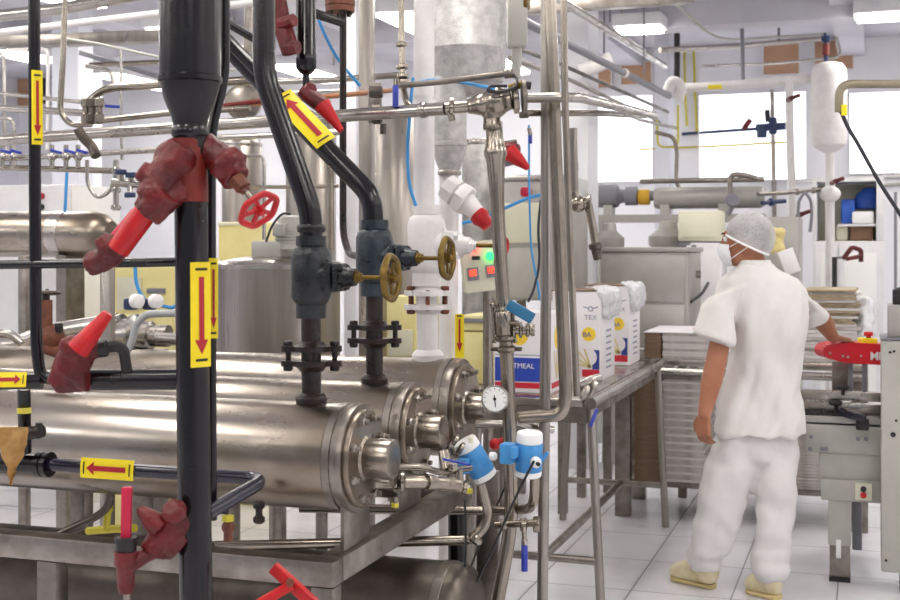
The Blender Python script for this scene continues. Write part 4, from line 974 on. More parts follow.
# ---------------------------------------------------------------- case sealing machine at the right edge
DC = 5.6
def bxp(x0, x1, y0, y1, D, dep, bev=.006):         # a block whose front face spans the given pixels at depth D
    a, b = P(x0, y1, D), P(x1, y0, D); Yf = a.y
    X0 = a.x; X1 = a.x+(b-a).dot(CR)
    return MB().bx(X0, X1, Yf, Yf+dep, a.z, b.z, bev)
t = T('sealing_machine', 'grey carton sealing machine with a tall column and low bed at the right edge', 'machine', P(860, 590, 5.7))
ca = P(881, 340, DC); cw = .42
part('column', MB().bx(ca.x, ca.x+cw, ca.y, ca.y+.28, P(0, 572, DC).z, ca.z, .008), 'grey_paint', t)
part('column_cap', MB().bx(ca.x-.004, ca.x+cw, ca.y-.004, ca.y+.284, ca.z+.001, ca.z+.012), 'grey_dark', t)
part('upper_column', MB().bx(ca.x+.03, ca.x+cw-.05, ca.y+.03, ca.y+.25, ca.z+.012, P(0, 305, DC).z, .006), 'grey_cabinet', t)
part('top_bracket', MB().bx(ca.x+.05, ca.x+.14, ca.y+.05, ca.y+.12, P(0, 305, DC).z, P(0, 290, DC).z, .004).cyl(V((ca.x+.07, ca.y+.06, P(0, 293, DC).z)), V((ca.x+.16, ca.y+.06, P(0, 284, DC).z)), .02, n=12), 'black_matte', t)
part('caster_stem', MB().cyl(V((ca.x+.12, ca.y+.14, P(0, 572, DC).z)), V((ca.x+.12, ca.y+.14, 0)), .04, n=16), 'black_matte', t)
for (px, py) in ((890, 352), (894, 351), (896, 420), (886, 560)):
    p = P(px, py, DC); part('screw', MB().cyl(V((p.x, ca.y-.004, p.z)), V((p.x, ca.y, p.z)), .006, n=10), 'ink', t)
p = P(893, 434, DC); part('plug', MB().cyl(V((p.x, ca.y-.006, p.z)), V((p.x, ca.y, p.z)), .011, n=16), 'ink', t)
DB2 = 5.85
YM = P(819, 450, DB2).y
def bxY(x0, x1, y0, y1, dy, dep, bev=.006):
    a, b = onY(x0, y1, YM+dy), onY(x1, y0, YM+dy); return MB().bx(a.x, b.x, YM+dy, YM+dy+dep, a.z, b.z, bev)
def pY(px, py, dy=0): return onY(px, py, YM+dy)
part('bed', bxY(806, 886, 424, 452, 0, .5), 'grey_paint', t)
part('bed_lower', bxY(819, 886, 452.5, 482, .01, .46), 'grey_paint', t)
part('bed_skirt', bxY(821, 886, 482.5, 500, -.01, .44), 'grey_paint', t)
part('leg', bxY(828, 851, 500, 545, 0, .12), 'grey_paint', t)
part('leg_slide', bxY(829.5, 850, 540, 578, .006, .1, .003), 'steel_plate', t)
part('foot', MB().bx(pY(829, 583, 0).x, pY(829, 583, 0).x+.095, pY(829, 583, 0).y-.0, pY(829, 583, 0).y+.12, 0, .022), 'black_matte', t)
part('scale_strip', bxY(836, 841, 540, 558, -.004, .006, .001), 'white_plastic', t)
part('rear_leg', bxY(852, 862, 500, 550, .45, .1), 'grey_dark', t)
part('switch_plate', bxY(855, 872, 484, 500, -.03, .018, .003), 'cream', t)
p = pY(863.5, 492, -.04)
part('start_button', MB().cyl(pY(863.5, 489, -.03), pY(863.5, 489, -.05), .013, n=16), 'black_matte', t, 'black start button')
part('stop_button', MB().cyl(pY(863.5, 495.5, -.03), pY(863.5, 495.5, -.055), .014, n=16), 'red', t, 'red stop button')
for (px, py) in ((811, 437), (810, 449), (822, 449), (826, 449), (858, 439), (866, 439)):
    part('screw', MB().cyl(pY(px, py, 0), pY(px, py, -.012), .010, n=10), 'grey_dark', t)
part('rail', bxY(798, 884, 393, 399, .1, .05, .003), 'steel_bright', t)
part('rail', bxY(798, 884, 405, 411, .12, .05, .003), 'steel_bright', t)
part('deck', bxY(798, 886, 419, 424, .0, .5, .003), 'grey_cabinet', t)
for k in range(9): part('roller', MB().cyl(pY(802+k*5, 416, .02), pY(802+k*5, 416, .02)+UY*.3, .014, n=12), 'black_matte', t)
for k in range(8): part('roller', MB().cyl(pY(802+k*5, 403, .14), pY(802+k*5, 403, .14)+UY*.2, .011, n=12), 'steel_bright', t)
part('side_belt', MB().bar(pY(838, 411, -.03), pY(866, 419, -.06), .03, .035, UZ, .006), 'black_blue', t)
part('side_belt', MB().bar(pY(850, 410, .2), pY(884, 411, .16), .03, .04, UZ, .006), 'black_blue', t)
part('belt_block', bxY(856, 869, 420, 430, -.05, .05, .004), 'black_matte', t)
for (px, py) in ((843, 387), (836, 403)):
    part('star_knob', MB().torus(pY(px, py, .08), UZ, .02, .011, 24, 8, .2, 3).cyl(pY(px, py, .08), pY(px, py+8, .08), .009, n=12), 'black_matte', t)
for px in (848, 862): part('upright', bxY(px, px+5, 362, 396, .2, .03, .003), 'grey_dark', t)
part('back_plate', bxY(832, 852, 362, 396, .45, .02, .002), 'steel_plate', t)
DA = 5.95
pl = [P(823, 352, DA), P(826, 346, DA), P(838, 343.5, DA), P(850, 342.5, DA), P(896, 345, DA), P(896, 366, DA), P(862, 364, DA), P(845, 363, DA), P(826, 358, DA)]
mb = MB().prism(pl, CF*.16); bmesh.ops.bevel(mb.bm, geom=list(mb.bm.edges), offset=.006, segments=2, affect='EDGES')
part('arm', mb, 'red_machine', t, 'red tape head arm')
part('lettering', text_mesh('ME', wpx(11, DA), P(877, 356.5, DA)-CF*.002, CR, UZ, .001, bold=.0018), 'box_white', t, 'white capital lettering')
for (px, py) in ((830, 353), (843, 356), (848, 357), (861, 356)):
    part('screw', MB().cyl(P(px, py, DA-.008), P(px, py, DA+.004), .006, n=10), 'steel_bright', t)
part('button_box', MB().box(P(867.5, 342, DA+.07), (.078, .07, .04), Matrix.Rotation(TH, 3, 'Z'), .006), 'yellow', t, 'yellow emergency stop box')
part('emergency_stop', MB().lathe(P(868.5, 338.5, DA+.07), UZ, [(0, .012), (.012, .012), (.013, .022), (.028, .022), (.033, .017)], 24), 'red', t, 'red mushroom button')
t = T('gooseneck_pipe', 'khaki bent pipe reaching in from the upper right edge', 'pipe', P(960, 400, 5.2))
part('tube', MB().tube([P(839, 112, 5.2), P(839, 84, 5.2), P(950, 84, 5.2), V((P(950, 84, 5.2).x, P(950, 84, 5.2).y, 0))], wpx(8.5, 5.2)/2, .06, 22), 'khaki', t)
part('yellow_tape', MB().box(P(844, 110, 5.17), (.022, .012, .045), Matrix.Rotation(TH, 3, 'Z'), .002), 'yellow', t)
S('black_cable', 'thick black cable dangling from the khaki bent pipe at upper right', 'cable', MB().tube([P(840, 109, 5.2), P(848, 128, 5.2), P(857, 142, 5.2), P(880, 184, 5.2), P(903, 218, 5.2), P(925, 262, 5.2), P(930, 330, 5.25)], wpx(4, 5.2)/2, .3, 12), 'hose_dark')
# ---------------------------------------------------------------- the worker
DP = 5.62
pb = onZ(735, 592, 0.0); 
pt = T('person', 'worker in white short-sleeved uniform, hairnet and face mask, standing at the sealing machine', 'person', V((pb.x, pb.y, 0)))
def hand(mb, wrist, palm_dir, normal, side, curl, size=1.0, thumb_in=.25):
    """palm and five fingers; palm_dir points to the fingertips, normal out of the palm, side towards the thumb"""
    d = palm_dir.normalized(); n = (normal-d*normal.dot(d)).normalized(); s = (side-d*side.dot(d)); s = (s-n*s.dot(n)).normalized()
    k = size
    for j in (-1, -.33, .33, 1):
        mb.capsule(wrist+d*.005*k+s*j*.014*k, wrist+d*.092*k+s*j*.030*k, .017*k, .0135*k, 12)
    for j, L in ((-1, .062), (-.33, .078), (.33, .084), (1, .074)):
        b = wrist+d*.095*k+s*j*.0315*k; p = b; d0 = d; d = (d+s*j*.09).normalized(); a = curl*.5
        for q, fr in enumerate((.45, .32, .25)):
            a += curl*(.55 if q else .2)
            v = d*math.cos(a)+n*math.sin(a); e = p+v*L*k*fr*1.08
            mb.capsule(p, e, .0084*k-.0006*q, .0080*k-.0006*q, 10); p = e
        d = d0
    b = wrist+d*.025*k+s*.028*k
    v1 = (d*.7+s*.65+n*thumb_in).normalized(); m = b+v1*.042*k; v2 = (d*.9+s*.2+n*(thumb_in+.2)).normalized()
    mb.capsule(b, m, .016*k, .012*k, 10); mb.capsule(m, m+v2*.05*k, .0115*k, .009*k, 10)
B = MB()
# trunk, neck, head
tor = []
for (y, x0, x1, dz) in ((302, 728, 794, .075), (330, 738, 792, .09), (365, 742, 788, .09), (400, 738, 788, .09), (428, 733, 786, .085)):
    tor.append((P((x0+x1)/2, y, DP), CR*wpx(x1-x0, DP)/2*.9, CF*dz))
tor.insert(0, (P(757, 284, DP), CR*.085, CF*.06)); tor.insert(0, (P(755, 272, DP), CR*.05, CF*.05))
B.loft(tor, 28, 2.2)
FD = (-CR*.93+CF*.37).normalized(); FU = (UZ+FD*-.0); FS = FD.cross(UZ).normalized()   # face direction, side
HC = P(745, 240, DP+.0)
rotH = Matrix((FD, UZ.cross(FD), UZ)).transposed()
B.capsule(P(757, 284, DP), P(751, 256, DP), .062, .057, 20)
B.ball(HC+UZ*.015-FD*.012, .1, (1.0, .77, 1.02), rotH, 32, 20)                       # skull
B.ball(HC+FD*.032-UZ*.045, .075, (.86, .76, 1.0), rotH, 28, 16)                     # face
B.ball(HC+FD*.07-UZ*.085, .03, (1, 1.2, .8), rotH)                                   # chin
B.capsule(HC+FD*.085+UZ*.012, HC+FD*.103-UZ*.028, .011, .016, 12)                    # nose
B.capsule(HC+FD*.078+UZ*.03+UZ.cross(FD)*.035, HC+FD*.078+UZ*.03-UZ.cross(FD)*.035, .014, .014, 12)   # brow
for s in (1, -1):
    B.ball(HC+UZ.cross(FD)*s*.078-FD*.012-UZ*.012, .03, (.62, .28, 1.05), rotH)     # ears
# arms
eL, wL = P(715.5, 364, 5.50), P(704.5, 414, 5.46)
shL, shR = P(727, 306, 5.57), P(794, 300, 5.67)
B.capsule(shL, eL, .044, .046, 20); B.capsule(eL, eL.lerp(wL, .35), .046, .047, 20); B.capsule(eL.lerp(wL, .35), wL, .047, .029, 20)
hand(B, wL, P(703, 440, 5.47)-wL, CR*.6+CF*.6, CF*.4-CR*.9, .75, .92)
eR, wR = P(820, 316, 5.80), P(833, 337, 5.93)
B.capsule(shR, eR, .04, .041, 20); B.capsule(eR, eR.lerp(wR, .4), .042, .043, 20); B.capsule(eR.lerp(wR, .4), wR, .043, .028, 20)
hand(B, wR, P(851, 341.5, 6.0)-wR, -UZ, -CR*.3+CF*1, .22, .9, .1)
# legs
hipL, hipR = P(740, 440, 5.63), P(775, 440, 5.60)
aL, aR = P(708, 566, 5.69), P(771, 577, 5.55)
kL, kR = P(722, 506, 5.66), P(774, 508, 5.58)
for h, k, a in ((hipL, kL, aL), (hipR, kR, aR)):
    B.capsule(h, k, .062, .05, 20); B.capsule(k, k.lerp(a, .35), .05, .05, 20); B.capsule(k.lerp(a, .35), a, .05, .036, 20)
    B.capsule(a, V((a.x, a.y, .09)), .034, .03, 16)
body = remeshed(B, .0042, 4, 'body')
part('body', body, 'skin', pt, ang=180)
# eyes
for s in (1, -1):
    e = HC+FD*.083+UZ*.004+UZ.cross(FD)*s*.032
    part('eye', MB().ball(e-FD*.002, .0115, n=16, m=10), 'dial', pt)
    part('iris', MB().ball(e+FD*.008, .0062, n=12, m=8), 'ink', pt)
    part('eyebrow', MB().capsule(e+UZ*.024+UZ.cross(FD)*.018+FD*.011, e+UZ*.024-UZ.cross(FD)*.018+FD*.011, .0045, .0045, 8), 'hair', pt)
# hair, net, mask
def cap_shell(c, r, sc, rot, clip, m, name, lab, thick=.003):
    mb = MB().ball(c, r, sc, rot, 48, 32)
    geo = list(mb.bm.verts)+list(mb.bm.edges)+list(mb.bm.faces)
    for p, n in clip:
        bmesh.ops.bisect_plane(mb.bm, geom=list(mb.bm.verts)+list(mb.bm.edges)+list(mb.bm.faces), plane_co=p, plane_no=n, clear_outer=True)
    bmesh.ops.solidify(mb.bm, geom=list(mb.bm.faces), thickness=thick)
    return part(name, mb, m, pt, lab, 80)
hc = HC+UZ*.012-FD*.014
NP, NN = P(735, 239, DP), (-UZ*.9+FD*.44).normalized()
clipn = (-UZ*.72+FD*.55)
cap_shell(hc, .1035, (1.0, .8, 1.03), rotH, [(NP+NN*-.012, NN)], 'hair', 'hair', None)
cap_shell(hc-FD*.008+UZ*.002, .109, (1.03, .88, 1.05), rotH, [(NP, NN)], 'hairnet', 'hairnet', 'white mesh hairnet', .0015)
def rim():
    # elastic edge of the net
    c = hc-FD*.008+UZ*.002; n = NN; p0 = NP
    e1 = UZ.cross(FD).normalized(); e2 = n.cross(e1).normalized()
    pts = []
    q = c+n*((p0-c).dot(n))
    for i in range(49):
        a = 2*PI*i/48; d = e1*math.cos(a)+e2*math.sin(a)
        lo, hi = 0, .2
        for _ in range(30):
            mdl = (lo+hi)/2; l = rotH.transposed() @ (q+d*mdl-c); v = (l.x/(.109*1.03))**2+(l.y/(.109*.88))**2+(l.z/(.109*1.05))**2
            if v < 1: lo = mdl
            else: hi = mdl
        pts.append(q+d*lo)
    return MB().tube(pts, .0055, .01, 10)
part('net_band', rim(), 'white_plastic', pt, 'white elastic band of the hairnet')
mk = MB().ball(HC+FD*.045-UZ*.058, .083, (.86, .82, .82), rotH, 36, 24)
for p, n in ((HC+FD*.052, -FD), (HC-UZ*.016+FD*.1, UZ+FD*-.1), (HC-UZ*.118, -UZ)):
    bmesh.ops.bisect_plane(mk.bm, geom=list(mk.bm.verts)+list(mk.bm.edges)+list(mk.bm.faces), plane_co=p, plane_no=n, clear_outer=True)
for v in mk.bm.verts:
    l = v.co-HC; v.co += FD*.010*math.exp(-((l.z+.03)/.03)**2) + FD*.0015*math.sin(l.z*260)
bmesh.ops.solidify(mk.bm, geom=list(mk.bm.faces), thickness=.002)
part('face_mask', mk, 'mask', pt, 'white pleated face mask', 60)
s1 = UZ.cross(FD).normalized()
for s in (1, -1):
    for (za, zb) in ((-.03, .01), (-.088, -.035)):
        part('mask_strap', MB().tube([HC+FD*.056+UZ*za+s1*s*.064, HC+FD*.02+UZ*(za+zb)/2+s1*s*.074, HC-FD*.02+UZ*zb+s1*s*.084], .0018, .02, 8), 'mask', pt)
# shirt
shirt = MB()
sec = []
for (y, x0, x1, dz, dd) in ((264, 738, 772, .062, 0), (272, 730, 782, .075, 0), (280, 720, 797, .09, 0), (291, 714, 806, .105, 0), (308, 722, 806, .125, 0), (330, 729, 803, .132, 0), (352, 730, 801, .13, 0), (380, 725, 800, .13, 0), (408, 719, 802, .137, 0), (434, 715.5, 805, .145, 0)):
    sec.append((P((x0+x1)/2, y, DP+dd), CR*wpx(x1-x0, DP)/2, CF*dz))
shirt.loft(sec, 36, 2.35)
def sleeve(ss):
    out = []
    for (c, nx, hw, hd) in ss:
        x = (CR*nx[0]+UZ*nx[1]).normalized(); out.append((c, x*hw, CF*hd))
    shirt.loft(out, 28, 2.1)
sleeve([(P(735, 288, 5.57), (1, .3), .06, .075), (P(727, 290, 5.56), (1, .35), .078, .088), (P(719, 304, 5.54), (1, .15), .082, .086), (P(716, 320, 5.52), (1, 0), .083, .08), (P(713.5, 339, 5.50), (1, -.3), .09, .08)])
sleeve([(P(790, 287, 5.66), (1, -.4), .06, .08), (P(801, 297, 5.70), (1, -.5), .07, .085), (P(808, 309, 5.76), (1, -.3), .07, .08), (P(816, 321, 5.81), (1, .6), .06, .07)])
me = remeshed(shirt, .008, 6, 'shirt')
def fold(c):
    l = V((c.dot(CR), c.dot(CF), c.z)); u = min(1, max(0, (1.42-c.z)/.25))
    w = .026*noise.noise(V((l.x*9+l.z*4, l.y*6, l.z*2.6-l.x*2)))+.014*noise.noise(V((l.x*19-l.z*7, l.y*12, l.z*5+l.x*6)))+.002*noise.noise(V((l.x*40, l.y*30, l.z*16)))
    return w*(.4+.6*u)
displace(me, fold)
part('shirt', me, 'cloth', pt, 'white short-sleeved uniform shirt', 180)
part('collar', MB().loft([(P(755, 271, DP), CR*.083, CF*.075), (P(754, 264, DP), CR*.079, CF*.071), (P(754, 260, DP), CR*.072, CF*.066)], 28), 'cloth', pt)
# trousers
tr = MB()
def legsec(rows, D0, D1):
    out = []
    for i, (y, x0, x1) in enumerate(rows):
        D = D0+(D1-D0)*i/(len(rows)-1)
        out.append((P((x0+x1)/2, y, D), CR*wpx(x1-x0, D)/2, CF*max(.075, wpx(x1-x0, D)/2*.95)))
    tr.loft(out, 32, 2.2)
tr.loft([(P(760, 420, 5.625), CR*wpx(70, DP)/2, CF*.105), (P(757, 440, 5.62), CR*wpx(80, DP)/2, CF*.115), (P(755, 458, 5.615), CR*wpx(84, DP)/2, CF*.10), (P(752, 476, 5.62), CR*wpx(60, DP)/2, CF*.05)], 32, 2.4)
legsec([(424, 728, 770), (440, 713, 766), (467, 704, 761), (493, 700, 750), (520, 696, 743), (540, 692, 736), (552, 689, 730), (560, 689, 725), (569, 692, 723)], 5.615, 5.70)
legsec([(424, 754, 796), (440, 760, 798), (467, 757, 796), (493, 753, 794), (520, 757, 792), (545, 756, 791), (562, 753, 788), (572, 755, 787), (580, 760, 785)], 5.60, 5.555)
me = remeshed(tr, .008, 5, 'trousers')
def fold2(c):
    l = V((c.dot(CR), c.dot(CF), c.z)); lo = max(0, 1-c.z/.45)
    return .022*noise.noise(V((l.x*6, l.y*6, l.z*3.4+l.x*4)))+.016*noise.noise(V((l.x*10+5+l.z*8, l.y*9, l.z*9-l.x*7)))+lo*.014*noise.noise(V((l.x*5, l.y*5, l.z*24)))
displace(me, fold2)
part('trousers', me, 'trouser', pt, 'white uniform trousers bunched at the ankles', 180)
# boots
def boot(heel, toe, ank, name='boot'):
    ank = V((ank.x, ank.y, .08))
    d = (toe-heel); L = d.length; d.normalize(); s = d.cross(UZ)
    up = []
    for (u, hw, z0, z1) in ((-.02, .02, .03, .10), (.03, .036, .02, .14), (.22, .046, .014, .16), (.42, .048, .014, .14), (.6, .051, .014, .112), (.78, .051, .014, .098), (.92, .042, .016, .08), (1.02, .02, .02, .058)):
        up.append((heel+d*L*u+UZ*(z0+z1)/2, s*hw, UZ*(z1-z0)/2))
    m_ = MB(); m_.loft(up, 24, 2.4); m_.capsule(ank+UZ*.0, ank+UZ*.06, .052, .046, 20)
    part(name, remeshed(m_, .006, 4), 'boot', pt, 'cream work boot', 180)
    so = []
    for (u, hw) in ((-.01, .018), (.03, .034), (.22, .039), (.42, .038), (.62, .044), (.8, .044), (.94, .034), (1.0, .013)):
        so.append((heel+d*L*u+UZ*.011, s*hw, UZ*.0105))
    part('boot_sole', MB().loft(so, 24, 5), 'boot_sole', pt, 'yellowish boot sole')
boot(onZ(715, 590, .0)+CF*.02, onZ(673, 580.5, .0)+CF*.02, aL)
boot(onZ(779, 600, 0)+CF*.0, onZ(748, 592, 0)+CF*.0, aR)
def WL(px, py): return onY(px, py, YB-.04)
# ---------------------------------------------------------------- top left pipework
def sp(label, pts, w, m='steel_bright', **k): return pipe('steel_pipe' if 'steel' in m else 'pipe', label, pts, w, m, **k)
sp('white pipe crossing the upper left just above the lamps, behind the standpipe', [(-30, 36, 5.9), (170, 12, 5.6), (330, -6, 5.4)], 7, 'white_pipe')
sp('wide pale duct pipe at the very top left corner', [(-30, 19, 6.4), (60, 9, 6.2), (170, -12, 6.0)], 12, 'steel_bright')
sp('vertical stainless pipe at upper left that elbows right into the coupling cluster', [(66, -30, 4.6), (63, 60, 4.6), (60, 112, 4.6), (70, 125, 4.6), (92, 124, 4.58)], 6, 'steel_warm', bend=.06)
sp('stainless pipe bending up from the coupling cluster toward the standpipe', [(88, 103, 4.6), (99, 92, 4.6), (112, 87.5, 4.58), (250, 80, 4.4), (262, 79, 4.4)], 8, 'steel_warm', bend=.06)
sp('thin stainless pipe running right from the foot of the coupling cluster', [(88, 122, 4.7), (170, 113, 4.6), (250, 108, 4.5)], 6, 'steel_warm')
t = T('coupling_cluster', 'cluster of upright stainless pipe couplings at upper left, on the thick header', 'pipe flange', P(92, 126, 4.55))
for k, (px, m) in enumerate(((86, 'steel_warm'), (92, 'steel_dark'), (99, 'steel_warm'))):
    part('coupling', MB().lathe(P(px, 124, 4.55-.02*k), UZ, [(0, .012), (.005, .018), (.035, .018), (.04, .013), (.06, .013), (.065, .018), (.09, .018), (.095, .01)], 16), m, t)
part('bracket', MB().tube([P(78, 129, 4.5), P(83, 138, 4.5), P(92, 146, 4.52), P(96, 156, 4.5)], .018, .04, 12), 'steel_dark', t)
part('valve_handle', MB().bar(P(105, 106, 4.5), P(120, 107, 4.5), .008, .01, UZ), 'blue_handle', t)
sp('thin bent stainless pipe above the coupling cluster', [(86, 66, 4.9), (106, 69, 4.9), (112, 74, 4.9), (113, 88, 4.9)], 4, 'steel_bright', bend=.04)
sp('thin vertical conduit left of the standpipe at upper left', [(121, 50, 5.4), (121, 118, 5.4), (122, 160, 5.4)], 3, 'steel_bright')
sp('thin sagging dark conduit crossing upper left', [(60, 38, 5.6), (100, 44, 5.6), (158, 57, 5.5), (235, 70, 5.4)], 3, 'grey_paint')
sp('pale pipe low in the row behind the slim drop pipe', [(-20, 107, 5.8), (36, 110, 5.75), (98, 114, 5.7)], 7, 'steel_bright')
sp('upper pale pipe behind the slim drop pipe', [(-20, 91, 6.0), (70, 101, 5.9), (104, 104, 5.8)], 4, 'steel_bright')
sp('pale small inverted-U pipe at the left edge', [(-8, 52, 6.1), (4, 54, 6.1), (4, 118, 6.1), (6, 158, 6.1)], 4, 'steel_bright', bend=.06)
sp('pale inverted-U pipe right of the slim drop pipe', [(8, 50, 6.3), (47, 49, 6.3), (48, 60, 6.3), (47, 150, 6.3)], 3.5, 'white_pipe', bend=.05)
sp('short elbowed pipe under the pale row at the left edge', [(-10, 118, 5.6), (12, 119, 5.6), (14, 128, 5.6), (14, 168, 5.6)], 4, 'steel_bright', bend=.05)
# manifold of small pipes
sp('upper rail of the small-bore manifold on the left', [(-20, 160, 5.5), (100, 153, 5.4), (176, 149, 5.3)], 6, 'steel_bright')
sp('lower rail of the small-bore manifold on the left', [(-20, 167, 5.5), (60, 169, 5.45), (114, 171, 5.4)], 6, 'steel_warm')
for k, px in enumerate((2, 12, 52, 66, 78)):
    t = T('small_valve', ('leftmost', 'second', 'third', 'fourth', 'rightmost')[k]+' of the small upright valves on the left manifold rails', 'valve', P(px, 167, 5.42), 'small manifold valves')
    part('valve_body', MB().cyl(P(px, 168, 5.42), P(px, 145, 5.42), .011, n=12).ball(P(px, 157, 5.42), .02, n=14, m=8), 'steel_bright', t)
    part('handle', MB().bar(P(px-1, 150, 5.38), P(px+9, 153, 5.36), .012, .012, UZ, .002), 'blue_handle', t, 'blue handle')
sp('thin looping stainless tube beneath the manifold', [(87, 160, 5.3), (87, 185, 5.3), (97, 199, 5.3), (110, 192, 5.3), (116, 175, 5.3)], 4, 'steel_bright', bend=.1)
sp('short vertical stainless tube at the end of the manifold', [(116, 160, 5.3), (116, 210, 5.3)], 6, 'steel_bright', clamps=((0, .2), (0, .6), (0, .95)), ct=1, cw=1.7)
t = T('valve_group', 'small blue-handled stainless valves in a bunch left of the red angled valve', 'valve', P(125, 190, 5.2))
part('valve_body', MB().cyl(P(112, 182, 5.2), P(142, 185, 5.2), .018, n=12), 'steel_bright', t)
for px, py in ((121, 172), (131, 175), (130, 195)):
    part('stem', MB().cyl(P(px, 183, 5.2), P(px, py, 5.18), .012, n=10), 'steel_bright', t)
    part('handle', MB().box(P(px, py, 5.16), (.045, .02, .022), None, .004), 'blue_valve', t, 'blue handle')
S('blue_hose', 'thin light blue tube hanging left of the standpipe behind the left manifold', 'hose', MB().tube([P(67, 172, 6.2), P(66, 192, 6.2), P(65, 212, 6.2)], .008, .2, 8), 'blue_hose')
S('blue_hose', 'light blue tube curving down beside the pump at left', 'hose', MB().tube([P(135, 262, 5.3), P(136, 285, 5.3), P(145, 302, 5.3), P(172, 308, 5.3), P(178, 305, 5.3)], .008, .15, 10), 'blue_hose')
# insulated horizontal tank on the left
e = P(112, 234, 6.4); R = wpx(47, 6.4)/2
t = T('horizontal_tank', 'insulated silver horizontal tank in the left background, with a strap', 'tank', V((e.x-.9, e.y, 0)))
part('shell', MB().lathe(e-UX*1.9, UX, [(0, R*.98), (1.72, R), (1.80, R*.97), (1.86, R*.85), (1.9, R*.55)], 48), 'steel_tank', t)
part('strap', MB().lathe(e-UX*.33, UX, [(0, R*1.002), (.003, R*1.03), (.07, R*1.03), (.073, R*1.002)], 48), 'steel_bright', t)
for x in (e.x-.25, e.x-1.2): part('leg', MB().bx(x-.03, x+.03, e.y-.08, e.y+.08, 0, e.z-R*.9), 'steel_plate', t)
# white cabinet with buttons
a, b = P(-30, 341, 7.6), P(73, 186, 7.6)
t = T('control_cabinet', 'tall white control cabinet at the far left, with red and dark buttons', 'cabinet', V((a.x+.3, a.y+.2, 0)))
xr = xat(a.y, 72)
part('cabinet_body', MB().bx(xr-1.1, xr, a.y, a.y+.5, 0, b.z, .01), 'white_paint', t)
part('door', MB().bx(xr-.55, xr-.01, a.y-.015, a.y-.001, .1, b.z-.04, .004), 'white_paint', t)
p = onY(42, 196, a.y-.016); part('button', MB().cyl(p, p-UY*.02, .02, n=16), 'red_pink', t, 'red button')
p = onY(42, 207, a.y-.016); part('button', MB().cyl(p, p-UY*.02, .018, n=16), 'ink', t, 'dark button')
# steel posts
def post(label, x0, x1, ytop, D, m='steel_brushed', dep=None):
    a = P((x0+x1)/2, ytop, D); w = wpx(x1-x0, D)/2
    return S('steel_post', label, 'post', MB().bx(a.x-w, a.x+w, a.y-w, a.y+w, 0, a.z, .004), m)
post('square stainless post below the red angled valve at left', 102, 113, 268, 5.0)
post('grey square post behind the slim drop pipe at left', 20, 29, 256, 6.0, 'steel_plate')
pw = wpx(13, 5.4)/2; a = P(367, 0, 5.4)
S('steel_column', 'square stainless column left of the white vertical pipe', 'post', MB().bx(a.x-pw, a.x+pw, a.y-pw, a.y+pw, 0, CZ, .004), 'steel_brushed')
# rusty valve left
t = T('rusty_valve', 'rusty brown valve with a small round wheel, behind the slim drop pipe', 'valve', P(50, 348, 3.9))
part('valve_body', MB().ball(P(52, 336, 3.9), .04, (1, 1, .9)).cyl(P(46, 345, 3.9), P(46, 300, 3.9), .02, n=16).cyl(P(38, 344, 3.9), P(60, 352, 3.9), .022, n=14), 'rust_red', t)
part('nut', MB().box(P(59, 328, 3.88), (.02, .02, .03), None, .003), 'rust', t)
part('stem', MB().cyl(P(46, 302, 3.9), P(46, 291, 3.9), .012, n=12), 'rust', t)
handwheel(t, P(47, 293, 3.9), UZ+CF*.1, .035, 'steel_dark')
sp('fat polished tube with an elbow at the left edge below the cabinet', [(-20, 347, 5.2), (20, 345, 5.2), (44, 334, 5.2), (118, 322, 5.2)], 19, 'steel_bright', bend=.14, n=24)
sp('small polished tube above the fat elbow at the left edge', [(-20, 334, 5.0), (10, 333, 5.0), (22, 343, 5.0)], 9, 'steel_bright', bend=.06)
t = T('pump', 'polished stainless pump with round flanges, left of the big black standpipe', 'pump', P(140, 360, 5.2))
pc = P(140, 335, 5.2)
part('volute', MB().lathe(pc-CR*.10, CR-CF*.25, [(0, .05), (.01, .088), (.025, .088), (.03, .07), (.07, .07), (.075, .088), (.09, .088), (.1, .06), (.16, .06), (.165, .045), (.24, .045)], 36), 'steel_bright', t)
part('motor_foot', MB().bx(pc.x-.05, pc.x+.1, pc.y-.06, pc.y+.06, 0, pc.z-.06), 'steel_plate', t)
sp('polished tube joining the pump from the right behind the standpipe', [(156, 338, 5.1), (185, 340, 5.1), (215, 343, 5.1)], 13, 'steel_bright')
S('grey_hose', 'pale grey hose arching over the pump at left', 'hose', MB().tube([P(124, 356, 4.7), P(131, 345, 4.7), P(137, 322, 4.7), P(147, 314, 4.7), P(185, 313, 4.7)], .014, .1, 14), 'hose_grey')
for k, px in enumerate((131, 150)):
    t = T('blue_valve', ('left', 'right')[k]+' of the two small blue and white actuators above the pump', 'valve', P(px, 312, 5.3), None)
    part('valve_body', MB().box(P(px, 304, 5.3), (.05, .05, .05), None, .01), 'blue_valve', t)
    part('cap', MB().lathe(P(px+4, 301, 5.27), CR-CF, [(0, .03), (.03, .03), (.035, .02)], 18), 'white_plastic', t, 'white cap')
